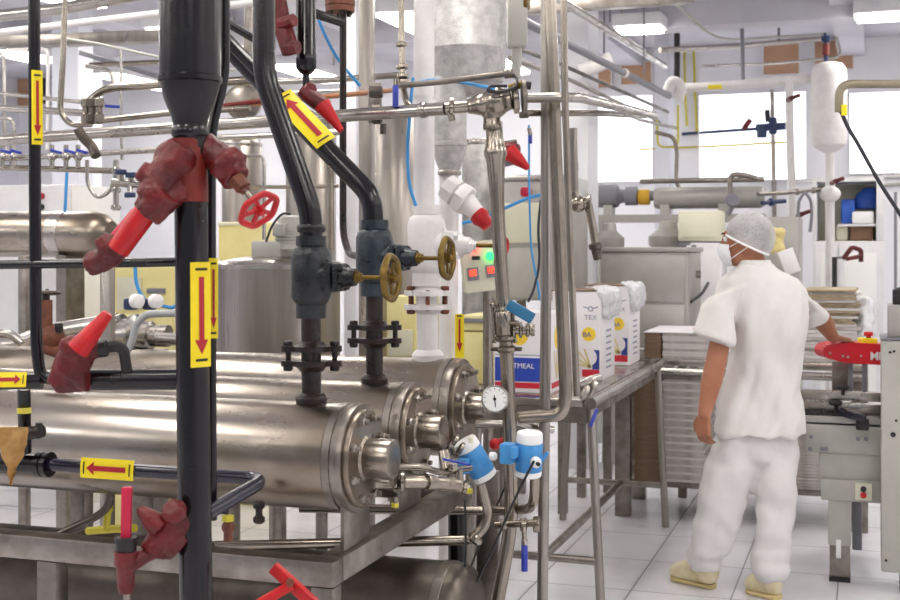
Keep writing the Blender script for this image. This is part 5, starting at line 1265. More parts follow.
# cream equipment behind
def crate(name, label, cat, x0, x1, y0, y1, D, m, dep=.4, floor=True, bev=.01):
    a, b = P(x0, y1, D), P(x1, y0, D); X1 = xat(a.y, x1)
    return a.x, X1, a.y, (0 if floor else a.z), b.z, dep
def machine(name, label, cat, x0, x1, y0, y1, D, m, dep=.4, floor=True, panels=()):
    X0, X1, Y, z0, z1, d = crate(name, label, cat, x0, x1, y0, y1, D, m, dep, floor)
    t = T(name, label, cat, V(((X0+X1)/2, Y+d/2, z0)))
    part('housing', MB().bx(X0, X1, Y, Y+d, z0, z1, .012), m, t)
    for (nm, u0, u1, v0, v1, mm) in panels:
        w, h = X1-X0, z1-P(0, y1, D).z; zb = P(0, y1, D).z
        part(nm, MB().bx(X0+w*u0, X0+w*u1, Y-.014, Y-.001, zb+h*v0, zb+h*v1, .003), mm, t)
    return t, X0, X1, Y, z0, z1
machine('cream_machine', 'cream machine housing seen behind the stainless post at left', 'machine', 112, 172, 266, 320, 7.0, 'cream_yellow', .5, True, (('panel', .1, .5, .2, .8, 'cream'), ('handle', .6, .9, .5, .6, 'grey_dark')))
machine('cream_machine', 'pale yellow panel box behind the vat, right of the standpipe', 'machine', 218, 262, 222, 262, 7.6, 'cream_yellow', .3, True, (('lid', .02, .98, .9, .99, 'cream'),))
machine('cream_machine', 'pale yellow machine seen between middle riser and white riser', 'machine', 386, 416, 296, 362, 6.6, 'cream_yellow', .4, False, (('panel', .1, .9, .1, .5, 'cream'),))
part('stand', MB().bx(onY(390, 300, YM_ := onY(400, 300, 6.6*.95).y+.1).x, onY(412, 300, YM_).x, YM_, YM_+.1, 0, P(0, 362, 6.6).z-.001), 'steel_plate', bpy.data.objects['cream_machine.002'])
# vat with agitator motor
vc = P(278, 262, 6.2); R = wpx(124, 6.2)/2
t = T('round_vat', 'round stainless vat with flat rim behind the front riser valves', 'tank', V((vc.x, vc.y, 0)))
part('shell', MB().lathe(V((vc.x, vc.y, .35)), UZ, [(0, R*.6), (.08, R), (vc.z-.35-.03, R)], 64), 'steel_brushed', t)
part('lid', MB().lathe(V((vc.x, vc.y, vc.z-.03)), UZ, [(0, R*1.03), (.02, R*1.03), (.03, R), (.05, R*.7), (.06, R*.4)], 64), 'steel_bright', t)
for k in range(4):
    a = k*PI/2+.4; p = V((vc.x+math.cos(a)*R*.7, vc.y+math.sin(a)*R*.7, 0)); part('leg', MB().cyl(p, p+UZ*.42, .03, n=14), 'steel_plate', t)
t = T('agitator_motor', 'grey gear motor standing on the lid of the round vat', 'motor', P(275, 262, 6.15))
part('gearbox', MB().box(P(272, 250, 6.15), (.16, .14, .09), None, .01), 'grey_cabinet', t)
part('motor', MB().lathe(P(290, 236, 6.12), UZ*1, [(-.07, .05), (-.065, .07), (.045, .07), (.05, .06), (.09, .06), (.1, .045)], 24), 'grey_paint', t)
for k in range(5): part('fin', MB().lathe(P(290, 243-3*k, 6.12), UZ, [(0, .07), (.002, .077), (.006, .077), (.008, .07)], 24), 'grey_paint', t)
part('terminal_box', MB().box(P(280, 230, 6.05), (.06, .05, .06), None, .006), 'grey_cabinet', t)
part('side_knob', MB().cyl(P(236, 258, 6.0), P(236, 250, 6.0), .03, n=14), 'black_matte', t) if False else None
S('black_cable', 'thin dark cable looping over the vat motor', 'cable', MB().tube([P(266, 242, 6.0), P(272, 225, 6.0), P(282, 213, 6.0), P(290, 214, 6.05)], .006, .2, 8), 'hose_dark')
sp('slim bent stainless pipe behind the red handwheel', [(236, 157, 6.6), (262, 156, 6.6), (264, 164, 6.6), (264, 240, 6.6)], 4, 'steel_bright', bend=.05)
# tall vertical tanks behind
def vtank(label, x0, x1, ytop, D, m='steel_brushed'):
    c = P((x0+x1)/2, ytop, D); R = wpx(x1-x0, D)/2
    t = T('vertical_tank', label, 'tank', V((c.x, c.y, 0)))
    part('shell', MB().lathe(V((c.x, c.y, .4)), UZ, [(0, R*.5), (.2, R), (c.z-.4-R*.3, R), (c.z-.4-R*.1, R*.85), (c.z-.4, R*.4)], 56), m, t)
    part('band', MB().lathe(V((c.x, c.y, c.z-R*.45)), UZ, [(0, R*1.003), (.004, R*1.02), (.03, R*1.02), (.034, R*1.003)], 56), 'steel_bright', t)
    for k in range(3):
        a = k*2*PI/3+.5; p = V((c.x+math.cos(a)*R*.75, c.y+math.sin(a)*R*.75, 0)); part('leg', MB().cyl(p, p+UZ*.55, .035, n=12), 'steel_plate', t)
vtank('tall polished tank just right of the big black standpipe, in the background', 222, 262, 138, 9.0)
vtank('tall polished tank behind the two slanted black pipes', 286, 336, 120, 8.6)
vtank('tall polished tank between the square column and the white pipe', 374, 428, 108, 7.8)
vtank('small tall grey tank behind the riser under the cross fitting', 462, 496, 138, 7.8, 'steel_vessel')
# big frosted vessel and its outlet
VD = 4.95
c = P(467, 0, VD); R = wpx(78, VD)/2; zt = P(0, -60, VD).z
LL = lambda y: zt-P(0, y, VD).z
t = T('steel_vessel', 'large frosted steel vessel hanging at top centre behind the cross fitting', 'tank', P(452, 175, VD))
part('shell', MB().lathe(V((c.x, c.y, zt)), -UZ, [(0, R), (LL(49), R), (LL(49.4), R*1.008), (LL(51), R*1.008), (LL(51.5), R), (LL(74), R), (LL(82), R*.93), (LL(92), R*.5), (LL(96), R*.3)], 64), 'steel_vessel', t)
c2 = P(449.5, 0, VD-.05); r2_ = wpx(34, VD)/2
part('outlet', MB().lathe(V((c2.x, c2.y, zt)), -UZ, [(LL(76), r2_*.9), (LL(84), r2_), (LL(143), r2_), (LL(144), r2_*1.05), (LL(147), r2_*1.05), (LL(148), r2_*.97), (LL(160), r2_*.85), (LL(173), r2_*.56), (LL(176), r2_*.52)], 48), 'steel_vessel', t)
part('seam', MB().lathe(V((c2.x, c2.y, zt)), -UZ, [(LL(171), r2_*.66), (LL(172), r2_*.7), (LL(175), r2_*.7), (LL(176), r2_*.66)], 36), 'steel_bright', t)
for px in (500, ): part('hanger', MB().cyl(V((c.x, c.y, zt)), V((c.x, c.y, CZ)), .05, n=16), 'steel_plate', t)
crate_ = P(517, 24, 5.3)
t = T('actuator', 'pale grey actuator box hanging at the top, right of the frosted vessel', 'actuator', P(516, 75, 5.3))
part('housing', MB().box(P(517, 22, 5.3), (wpx(20, 5.3), .1, wpx(52, 5.3)), Matrix.Rotation(TH, 3, 'Z'), .012), 'grey_paint', t)
part('yoke', MB().cyl(P(517, 48, 5.3), P(516, 78, 5.3), wpx(10, 5.3)/2, n=16), 'grey_paint', t)
part('yellow_part', MB().box(P(524, 2, 5.28), (.04, .06, .06), None, .006), 'brass', t)
t = pipe('white_pipe', 'white pipe coming out of the frosted vessel cone down behind the rear tank', [(449, 174, 4.92), (449, 230, 4.92), (448, 362, 4.92), V((P(448, 362, 4.92).x, P(448, 362, 4.92).y, 0))], 19, 'white_pipe', n=24)
tw = t
R3 = Matrix.Rotation(TH, 3, 'Z')
t = part('flow_label', MB().box(P(459.5, 336, 4.86), (wpx(9, 4.86), .004, wpx(44, 4.86)), Matrix.Rotation(TH, 3, 'Z')), 'yellow', tw, 'yellow flow label with a red arrow')
part('arrow', MB().prism([P(458.6, 319, 4.855), P(460.6, 319, 4.855), P(460.6, 343, 4.855), P(462.6, 343, 4.855), P(459.6, 352, 4.855), P(456.6, 343, 4.855), P(458.6, 343, 4.855)], -CF*.002), 'arrow_red', t)
part('end_mark', MB().bar(P(457, 316, 4.855), P(462, 316, 4.855), .002, .006, UZ), 'ink', t)
t = T('hex_valve', 'white chunky angled valve with an orange-red tip below the frosted vessel', 'valve', P(470, 230, 4.8))
part('valve_body', MB().lathe(P(446, 186, 4.8), P(474, 206, 4.76)-P(446, 186, 4.8), [(0, .05), (.05, .056), (.052, .045), (.085, .045)], 8), 'white_pipe', t)
part('hex_nut', MB().lathe(P(459, 196, 4.78), P(484, 214, 4.74)-P(459, 196, 4.78), [(0, .062), (.025, .066), (.04, .06)], 6), 'white_pipe', t)
part('bonnet', MB().lathe(P(466, 202, 4.77), P(490, 226, 4.72)-P(466, 202, 4.77), [(0, .042), (.04, .035), (.07, .03)], 14), 'white_pipe', t)
part('cap', MB().lathe(P(477, 214, 4.74), P(490, 227, 4.72)-P(477, 214, 4.74), [(0, .034), (.02, .038), (.04, .03), (.065, .026), (.068, .02)], 14), 'red', t, 'orange-red cap')
# steel pipe with small valves by the white pipe, blue grip
sp('thin bronze-toned stainless pipe dropping into the header left of the white pipe', [(401, -30, 4.3), (401.5, 46, 4.3), (403, 84, 4.28), (406, 104, 4.25), (418, 112, 4.2)], 6.5, 'steel_warm', bend=.05, clamps=((0, .98), (1, .55), (1, .8), (1, .95)), ct=.9, cw=1.9)
t = T('header_valve', 'small valve with dark blue dangling grip on the header, by the square column', 'valve', P(394, 110, 4.2))
part('grip', MB().tube([P(395.5, 86, 4.18), P(395.5, 95, 4.17), P(395.5, 107, 4.17)], .0105, 0, 14), 'blue_handle', t, 'dark blue grip')
part('stem', MB().cyl(P(395.5, 80, 4.2), P(395.5, 87, 4.18), .008, n=12), 'steel_dark', t)
t = T('pipe_bracket', 'dark clamp bracket fixing two pipes to the square column', 'bracket', P(375, 134, 4.4))
part('clamp', MB().box(P(376, 92, 4.6), (.05, .05, .04), R3, .006), 'steel_dark', t)
part('plate', MB().box(P(375, 103, 4.7), (.05, .012, .15), R3, .003), 'steel_plate', t)
part('lower_clamp', MB().lathe(P(372, 114, 4.3), CR, [(0, .03), (.005, .036), (.03, .036), (.035, .03)], 24), 'steel_dark', t)
part('bolt', MB().cyl(P(383, 124, 4.4), P(383, 134, 4.4), .012, n=10), 'steel_dark', t)
pipe('pipe', 'thin rusty orange and grey pipe crossing above the header behind the standpipe', [(212, 109, 4.9), (262, 103, 4.85), (375, 92, 4.75), (395, 90, 4.7)], 5, 'orange_pipe')
pipe('red_pipe', 'thin red painted pipe beside the standpipe above the header', [(218, 106.5, 4.8), (262, 101, 4.78)], 5, 'red_worn')
sp('white upper pipe level behind the capped black pipe', [(205, 84, 5.8), (330, 80, 5.6), (400, 75, 5.5)], 6, 'steel_bright')
sp('pale pipe low behind the slanted black pipes', [(205, 138, 6.4), (300, 134, 6.3), (345, 132, 6.2)], 6, 'steel_bright')
t = T('exhaust_fan', 'round grey fan housing behind the slanted black pipe', 'fan', P(242, 118, 7))
part('housing', MB().lathe(P(244, 103, 7), -CF, [(0, .08), (.01, .1), (.05, .1), (.06, .08)], 32), 'steel_plate', t); part('arm', MB().cyl(P(246, 90, 7), P(250, -20, 7), .025, n=12), 'steel_plate', t)
# control box with lit lamps
t = T('control_box', 'cream control box with lit red and green lamps behind the riser', 'control box', P(481, 292, 4.98))
Rb = Matrix.Rotation(TH+.05, 3, 'Z') @ Matrix.Rotation(-.12, 3, 'Y')
DK = 4.98
bc = P(481, 266, DK)
part('housing', MB().box(bc, (wpx(39, DK), .12, wpx(50, DK)), Rb, .006), 'cream', t)
def onbox(px, py, off=.064): return P(px, py, DK-off)
for px, py, m, l in ((474, 247, 'led_red', 'lit red lamp'), (490, 256, 'led_green', 'lit green lamp')):
    part('lamp', MB().lathe(onbox(px, py, .062), -CF, [(0, .017), (.012, .017), (.017, .011)], 18), m, t, l)
part('switch', MB().box(onbox(476, 258, .07), (.03, .02, .015), None, .003), 'ink', t)
for px, py in ((473, 274), (491.5, 271)):
    o = part('display', MB().box(onbox(px, py, .066), (.046, .01, .05), Rb, .003), 'grey_dark', t)
    part('screen', MB().box(onbox(px, py-1, .073), (.026, .004, .022), Rb), 'led_red', o, 'lit red digits window')
part('mount', MB().cyl(P(488, 291, 5.0), V((P(488, 291, 5.0).x, P(488, 291, 5.0).y, 0)), .02, n=14), 'steel_plate', t)
t, X0, X1, Y, z0, z1 = machine('yellow_bin', 'pale yellow square bin with a lid behind the gauge riser', 'bin', 462, 491, 331, 383.5, 5.9, 'cream_yellow', .3, False)
part('lid', MB().bx(X0-.006, X1+.006, Y-.008, Y+.3, z1+.004, P(0, 322, 5.9).z, .004), 'cream_yellow', t)
part('handle', MB().bx(X0+.0, X1-.02, Y-.02, Y-.009, P(0, 318, 5.9).z-.02, P(0, 318, 5.9).z, .004), 'grey_dark', t)
part('lid_top', MB().bx(X0, X1, Y, Y+.28, P(0, 321, 5.9).z, P(0, 315, 5.9).z, .006), 'cream_yellow', t)
# grey steel machine behind the riser
t, X0, X1, Y, z0, z1 = machine('grey_machine', 'grey steel machine with cream panel and red stop knob behind the riser', 'machine', 492, 566, 176, 300, 7.4, 'grey_cabinet', .6, False,
    (('cream_panel', .05, .68, .46, .78, 'cream'), ('lower_panel', .05, .7, .02, .42, 'grey_paint'), ('top_edge', 0, 1, .955, 1.0, 'steel_bright')))
for x in (X0+.03, X1-.03):
    for y in (Y+.05, Y+.55): part('leg', MB().bx(x-.025, x+.025, y-.025, y+.025, 0, z0-.001), 'steel_plate', t)
p = onY(527, 192, Y-.002); part('stop_knob', MB().box(p-UY*.03, (.055, .05, .055), None, .012), 'red_pink', t, 'red stop knob')
t = T('red_valve', 'red taped valve with tapered tip behind the riser, below the cross fitting', 'valve', P(515, 172, 4.8))
part('valve_body', MB().tube([P(499, 150, 4.8), P(508, 150, 4.8), P(516, 152, 4.78)], wpx(17, 4.8)/2, .02, 14), 'red_tape', t)
part('tip', MB().lathe(P(509, 152, 4.76), P(529, 169, 4.72)-P(509, 152, 4.76), [(0, .033), (.05, .026), (.09, .014), (.1, .012), (.105, .006)], 16), 'red', t, 'red tapered tip')
part('collar', MB().lathe(P(504, 144, 4.8), P(518, 142, 4.8)-P(504, 144, 4.8), [(0, .012), (.05, .012)], 10), 'steel_dark', t)
part('dark_base', MB().cyl(P(506, 158, 4.82), P(508, 166, 4.82), .03, n=16), 'grey_dark', t)
S('blue_hose', 'thin blue air tube hanging vertically right of the riser', 'hose', MB().tube([P(529, 125, 5.6), P(529, 190, 5.6), P(531, 250, 5.6), P(537, 280, 5.6), P(540, 300, 5.6)], .005, .3, 10), 'blue_hose')
S('blue_hose', 'blue air tube curving behind the riser at control box height', 'hose', MB().tube([P(462, 223, 5.7), P(478, 220, 5.7), P(505, 208, 5.7), P(530, 197, 5.7), P(548, 194, 5.7)], .008, .3, 10), 'blue_hose')
S('black_cable', 'black cable hanging beside the tall uprights at control box height', 'cable', MB().tube([P(541, 200, 5.6), P(538, 225, 5.6), P(540, 265, 5.6), P(533, 292, 5.6), P(528, 302, 5.6)], .006, .3, 10), 'hose_dark')
t = T('blue_tag_valve', 'tiny blue dangling valve grip right of the cross fitting', 'valve', P(530, 142, 5.3))
part('grip', MB().box(P(530.5, 139, 5.3), (.014, .012, .04), None, .003), 'blue_handle', t); part('stem', MB().cyl(P(529, 128, 5.3), P(530.5, 135, 5.3), .009, n=10), 'steel_plate', t)
S('red_crate', 'red flat crate on top of the white banded carton behind the uprights', 'crate', MB().box(V((x1-.13, y+.14, z+.355+.026)), (.18, .2, .05), None, .006), 'red_worn') if False else None

# ---------------------------------------------------------------- upper middle: pipes running into the depth
pipe('grey_pipe', 'dark grey lagged pipe running diagonally back to the far pillar', [(500, 9, 6.0), (529, 24, 6.5), (669, 96, 10.0)], 10, 'grey_dark', clamps=((1, .58),), ct=1.2, cw=1.35, cm='white_pipe')
sp('pale cable duct running diagonally above the dark grey pipe', [(560, 0, 6.6), (665, 66, 10.2)], 9, 'steel_bright')
sp('thin steel pipe running diagonally below the dark grey pipe', [(500, 42, 6.4), (560, 64, 7.8), (668, 112, 10.6)], 5, 'steel_dark')
sp('second thin steel pipe running diagonally below the dark grey pipe', [(510, 58, 6.6), (570, 80, 8.0), (660, 122, 10.6)], 5, 'steel_plate')
sp('pale pipe running level from the pillar below the lagged pipe', [(588, 97, 8.0), (640, 120, 9.4), (676, 128, 10.0)], 4, 'steel_bright')
S('ceiling_duct', 'grey perforated cable tray across the top right of centre', 'duct', MB().bar(P(500, 8, 8.0), P(690, -4, 8.4), .12, .10, UZ, .004), 'steel_plate')
for k, (px, y1) in enumerate(((604, 70), (644, 75), (610, 22))):
    sp(('left', 'middle', 'short')[k]+' thin hanger rod under the ceiling tray', [(px, -12, 8.8), (px, y1, 8.8)], 2, 'grey_dark')
t = T('lagged_elbow', 'white lagged pipe elbow below the dark diagonal pipe', 'pipe', P(600, 92, 8.6))
part('tube', MB().tube([P(579, 72, 8.6), P(592, 68, 8.6), P(606, 62, 8.6)], .05, .08, 18), 'white_pipe', t)
part('end', MB().cyl(P(606, 62, 8.6), P(611, 60, 8.6), .06, n=18), 'white_pipe', t)
sp('vertical grey conduit right of the white pillar', [WL(595, 120), WL(595, 260)], .05, 'steel_plate')
# far wall services at right
sp('long pale pipe high on the right, running to the far window', [(660, 50, 10.5), (740, 46, 10.8), (826, 38, 11.0)], 5.5, 'steel_bright', clamps=((1, .97),))
sp('thin grey pipe just above the long pale pipe at right', [(674, 2, 9.6), (716, 41, 10.2), (826, 34, 11.2)], 3, 'grey_paint', bend=.3)
sp('thin pale pipe loop under the far right window', [(702, 66, 11), (770, 64, 11.1), (842, 57, 11.2), (836, 36, 11.2)], 3, 'steel_bright', bend=.1)
sp('left vertical conduit hanging high on the right', [(741, -38, 10.4), (743, 85, 10.1)], 4, 'grey_dark')
sp('right vertical conduit hanging high on the right', [(778, -26, 10.9), (779, 40, 10.9)], 3, 'grey_dark')
wl = pipe('white_pipe', 'white lagged pipe running level to the white hanging vessel', [(676, 88, 10.2), (715, 86.5, 10.1), (772, 82, 10.0), (830, 77, 9.9)], 9, 'white_pipe', clamps=((2, .02), (2, .5)), ct=1, cw=1.25)
part('flow_label', MB().box(P(715, 87, 10.03), (.11, .03, .035), R3, .004), 'yellow', wl, 'small yellow flow label')
t = T('lagged_elbow', 'white lagged elbow and valve where the far pillar meets the white pipe', 'pipe', P(675, 105, 10))
part('tube', MB().tube([P(668, 92, 10), P(672, 80, 10), P(682, 86, 10), P(678, 100, 10)], .045, .1, 16), 'white_pipe', t)
pipe('white_pipe', 'white vertical pipe down from the lagged pipe, left of the vessel', [(789, 82, 9.9), (790, 140, 9.9), (793, 215, 9.9), V((P(793, 300, 9.9).x, P(793, 300, 9.9).y, 0))], 8, 'white_pipe')
c = P(829, 62, 9.8); R = wpx(35, 9.8)/2; q0 = lambda y: c.z-P(0, y, 9.8).z
t = T('white_vessel', 'white rounded vessel hanging on a vertical pipe at upper right', 'tank', V((c.x, c.y, 0)))
part('shell', MB().lathe(c, -UZ, [(0, R*.35), (q0(64), R*.75), (q0(69), R*.95), (q0(76), R), (q0(138), R), (q0(145), R*.93), (q0(150), R*.6), (q0(153), R*.25)], 40), 'white_pipe', t)
part('pipe_leg', MB().cyl(P(830, 151, 9.8), V((P(830, 151, 9.8).x, P(830, 151, 9.8).y, 0)), wpx(9, 9.8)/2, n=18), 'white_pipe', t)
part('lug', MB().ball(P(830, 194, 9.75), .08, (1, 1, .8)), 'white_pipe', t)
t = T('red_valve', 'tiny red handled valve on top of the white vessel', 'valve', P(826, 62, 9.8))
part('valve_body', MB().cyl(P(826, 61, 9.8), P(826, 33, 9.8), .018, n=12), 'blue_valve', t); part('handle', MB().cyl(P(826, 55, 9.78), P(826, 44, 9.78), .028, n=12), 'red_worn', t); part('nut', MB().box(P(826, 39, 9.8), (.07, .05, .05), None, .01), 'blue_valve', t)
for k, (px, py, lab) in enumerate(((796, 98, 'tiny red lever left of the white vessel'), (840, 181, 'tiny red lever on the pipe under the white vessel'), (806, 214, 'tiny red lever above the far white cabinet'))):
    S('red_lever', lab, 'lever', MB().bar(P(px-4, py, 9.6), P(px+4, py-3, 9.6), .03, .03, UZ, .006).cyl(P(px-4, py, 9.6), P(px-8, py+2, 9.7), .02, n=10), 'red_tape')
pipe('dark_pipe', 'thin dark blue pipe with a small red handle, high on the right wall', [WL(682, 134), WL(747, 129.5), WL(770, 128)], .032, 'blue_valve')
S('red_lever', 'small red handle standing on the thin dark blue pipe', 'lever', MB().bar(WL(744, 129)-UY*.03, WL(751, 120)-UY*.06, .05, .05, CF, .008), 'red_tape')
t = T('regulator', 'dark blue regulator valve cluster on the right wall', 'valve', WL(773, 138))
part('valve_body', MB().box(WL(773, 126), (.08, .08, .17), None, .015).cyl(WL(756, 128), WL(786, 126), .04, n=14), 'blue_valve', t)
part('bowl', MB().cyl(WL(762, 126)-UY*.02, WL(762, 138)-UY*.02, .05, n=16), 'blue_valve', t)
part('pilot', MB().cyl(WL(768, 122), WL(767, 110), .026, n=14), 'ink', t)
sp('grey vertical pipe through the dark blue regulator', [WL(772, 90), WL(773, 130), WL(775, 260)], .042, 'steel_plate')
pipe('yellow_pipe', 'long thin yellow pipe level across the right wall', [WL(640, 149.5), WL(718, 146), WL(788, 142)], .02, 'yellow_pipe')
pipe('yellow_pipe', 'left thin yellow vertical line beside the far pillar', [WL(684, 30), WL(685, 90), WL(687, 126)], .024, 'yellow_pipe')
pipe('yellow_pipe', 'right thin yellow vertical line beside the far pillar', [WL(693, 30), WL(695, 90), WL(697, 134)], .024, 'yellow_pipe')
pipe('yellow_pipe', 'thin yellow U-shaped line left of the far pillar', [(657, 120, 10), (658, 147, 10), (678, 147, 10), (678, 105, 10)], 2.2, 'yellow_pipe', bend=.05)
pipe('black_pipe', 'thick black vertical line on the far pillar at upper right', [(677, 22, 11.4), (677, 84, 11.4)], 6, 'black_matte')
sp('steel pipe loop bending down from the far pillar', [(655, 132, 10), (674, 137, 10), (677, 150, 10), (676, 182, 10), (682, 194, 10), (700, 196, 10)], 4, 'steel_plate', bend=.12)
# long horizontal cylinder, motor and coupling on a frame at the far right
e = P(765, 197, 9.6); R = wpx(22, 9.6)/2; xl = xat(e.y, 655)
t = T('screw_feeder', 'long grey steel cylinder lying on a frame above the grey cabinets', 'machine', V((xl, e.y, 0)))
part('barrel', MB().lathe(V((xl, e.y, e.z)), UX, [(0, R*.9), (.03, R), (e.x-xl-.03, R), (e.x-xl, R*.8)], 40), 'grey_cabinet', t)
part('upper_pipe', MB().cyl(V((xl-.1, e.y-.1, P(0, 180, 9.6).z)), V((e.x, e.y-.1, P(0, 180, 9.6).z)), .02, n=14), 'steel_plate', t)
part('motor', MB().lathe(V((xl-.5, e.y, e.z+.02)), UX, [(0, .06), (.02, .09), (.2, .09), (.22, .06), (.26, .05), (.27, .075), (.36, .075), (.37, .04), (.5, .04)], 28), 'grey_dark', t)
part('coupling', MB().lathe(V((xl-.13, e.y, e.z+.01)), UX, [(0, .055), (.01, .062), (.08, .062), (.09, .055)], 24), 'orange_coupling', t, 'yellow-orange coupling guard')
part('frame', MB().bx(xl-.55, e.x, e.y-.12, e.y+.12, P(0, 222, 9.6).z, P(0, 214, 9.6).z), 'grey_cabinet', t)
for x in (xl-.45, xl+.1, e.x-.1): part('leg', MB().bx(x-.04, x+.04, e.y-.1, e.y+.1, 0, P(0, 222, 9.6).z-.001), 'grey_paint', t)
for k in range(3): part('saddle', MB().bx(xl-.4+k*.45, xl-.33+k*.45, e.y-.07, e.y+.07, P(0, 214, 9.6).z+.001, e.z-R*.6), 'grey_paint', t)
sp('thin pipe rising from the long grey cylinder, bending right', [(730, 205, 9.3), (730, 174, 9.3), (745, 175, 9.3), (758, 179, 9.3)], 5, 'steel_plate', bend=.06)
t = T('flow_meter', 'small round grey meter hanging under the pipe above the worker', 'gauge', P(732, 212, 9.2))
part('case', MB().lathe(P(732, 200, 9.2), -CF, [(0, .05), (.02, .052), (.03, .04)], 24), 'grey_dark', t); part('stem', MB().cyl(P(732, 206, 9.22), P(728, 215, 9.22), .02, n=12), 'grey_dark', t)
sp('valve pipe running right from the long grey cylinder to the white pipe', [(758, 194, 9.5), (785, 193, 9.6), (826, 189, 9.8)], 4, 'steel_plate', clamps=((1, .3), (1, .7)), ct=1.2, cw=1.7)
sp('bluish valve pipe just below the long grey cylinder', [(762, 203, 9.5), (785, 201, 9.6)], 4.5, 'blue_valve', clamps=((0, .4),), ct=1.2, cw=1.8)
for k, px in enumerate((799, 811)):
    S('grey_hose', ('left', 'right')[k]+' thin grey hose hanging by the white vertical pipe', 'hose', MB().tube([P(805, 192, 9.6), P(px, 200, 9.6), P(px+(-1 if k == 0 else 1), 215, 9.6), P(px+(2 if k == 0 else -1), 232, 9.6)], .012, .1, 8), 'grey_dark')
sp('thin level pipe along the wall at far right', [WL(795, 182), WL(860, 178), WL(930, 174)], .028, 'white_pipe')
sp('second thin level pipe along the wall at far right', [WL(835, 188), WL(930, 182)], .028, 'grey_paint')
# small pumps under the feeder frame
for k, (px, py, r) in enumerate(((609, 238, .11), (668, 236, .14))):
    c = P(px, py, 9.0); t = T('pump', ('small grey pump left of the grey cabinets under the long cylinder', 'round grey pot on the grey cabinets under the long cylinder')[k], 'pump', c-UZ*.1)
    part('body', MB().lathe(c-UZ*.08, UZ, [(0, r*.9), (.02, r), (.08, r), (.1, r*.8), (.13, r*.5), (.18, r*.45), (.19, r*.3)], 28), 'grey_cabinet', t)
    part('base', MB().cyl(V((c.x, c.y, 0)), c-UZ*.08, .05, n=14), 'grey_paint', t)
# grey cabinets
a = P(600, 256, 7.9); X0, X1, Y = a.x, xat(a.y, 688), a.y; z1 = P(0, 252, 7.9).z
t = T('steel_cabinet', 'wide grey steel cabinet with two fronts, behind the cartons', 'cabinet', V(((X0+X1)/2, Y+.3, 0)))
part('cabinet_body', MB().bx(X0, X1, Y, Y+.62, P(0, 347, 7.9).z, z1, .008), 'grey_cabinet', t)
for x in (X0+.04, X1-.04):
    for y in (Y+.05, Y+.57): part('leg', MB().bx(x-.025, x+.025, y-.025, y+.025, 0, P(0, 347, 7.9).z-.001), 'steel_plate', t)
part('top_plate', MB().bx(X0-.015, X1+.015, Y-.015, Y+.635, z1+.001, z1+.03, .004), 'grey_cabinet', t)
part('front_panel', MB().bx(X0+.02, X1-.02, Y-.016, Y-.001, P(0, 301, 7.9).z, z1-.02, .004), 'grey_cabinet', t)
part('front_panel', MB().bx(X0+.02, X1-.02, Y-.016, Y-.001, P(0, 345, 7.9).z, P(0, 304, 7.9).z, .004), 'grey_cabinet', t)
part('latch', MB().cyl(V((X1+.001, Y+.38, P(0, 275, 7.9).z)), V((X1+.03, Y+.38, P(0, 275, 7.9).z)), .025, n=16), 'steel_bright', t)
S('hose', 'thin dark hose stretched along the side of the wide grey cabinet', 'hose', MB().tube([onY(686, 302, Y+.1)+UX*.03, V((X1+.05, Y+.3, P(0, 294, 7.9).z)), V((X1+.05, Y+.6, P(0, 285, 7.9).z))], .010, .1, 10), 'hose_dark')
t, X0, X1, Y, z0, z1 = machine('display_terminal', 'cream display terminal on a stand behind the worker, above the grey cabinet', 'monitor', 678, 722, 211, 241, 8.75, 'cream', .2, False, (('screen', .06, .94, .12, .92, 'cream'),))
part('stand', MB().bx((X0+X1)/2-.03, (X0+X1)/2+.03, Y+.05, Y+.11, 0, z0-.001), 'grey_dark', t)
part('lower_bar', MB().bx(X0, X1+.02, Y+.02, Y+.16, z0-.03, z0-.001), 'grey_dark', t)
t, X0, X1, Y, z0, z1 = machine('grey_machine', 'plain grey upright cabinet right behind the worker', 'machine', 742, 799, 217, 300, 8.9, 'grey_cabinet', .5, True, (('door', .04, .96, .03, .97, 'grey_cabinet'),))
t = T('tray', 'tilted pale grey tray leaning beside the shoulder of the worker', 'tray', P(788, 275, 7.6))
Rt = Matrix.Rotation(TH, 3, 'Z') @ Matrix.Rotation(-.35, 3, 'Y')
part('tray_base', MB().box(P(788, 262, 7.6), (.11, .02, .15), Rt, .004), 'white_paint', t); part('tray_rim', MB().box(P(780, 264, 7.58), (.012, .05, .15), Rt, .003), 'grey_paint', t)
mb = MB().ball(P(776, 240, 7.7), .06, (.8, .6, 1.2)).ball(P(780, 233, 7.68), .035).ball(P(773, 232, 7.68), .03).ball(P(778, 248, 7.7), .045)
me = remeshed(mb, .01, 1)
displace(me, lambda c: noise.noise(c*30)*.012)
S('yellow_glove', 'crumpled pale yellow work glove behind the head of the worker', 'glove', me, 'print_wheat')
t, X0, X1, Y, z0, z1 = machine('side_panel', 'narrow white upright panel between grey cabinet and worker', 'cabinet', 690, 722, 243, 330, 8.6, 'white_paint', .3, True, (('post', .05, .2, 0, .98, 'grey_dark'),))
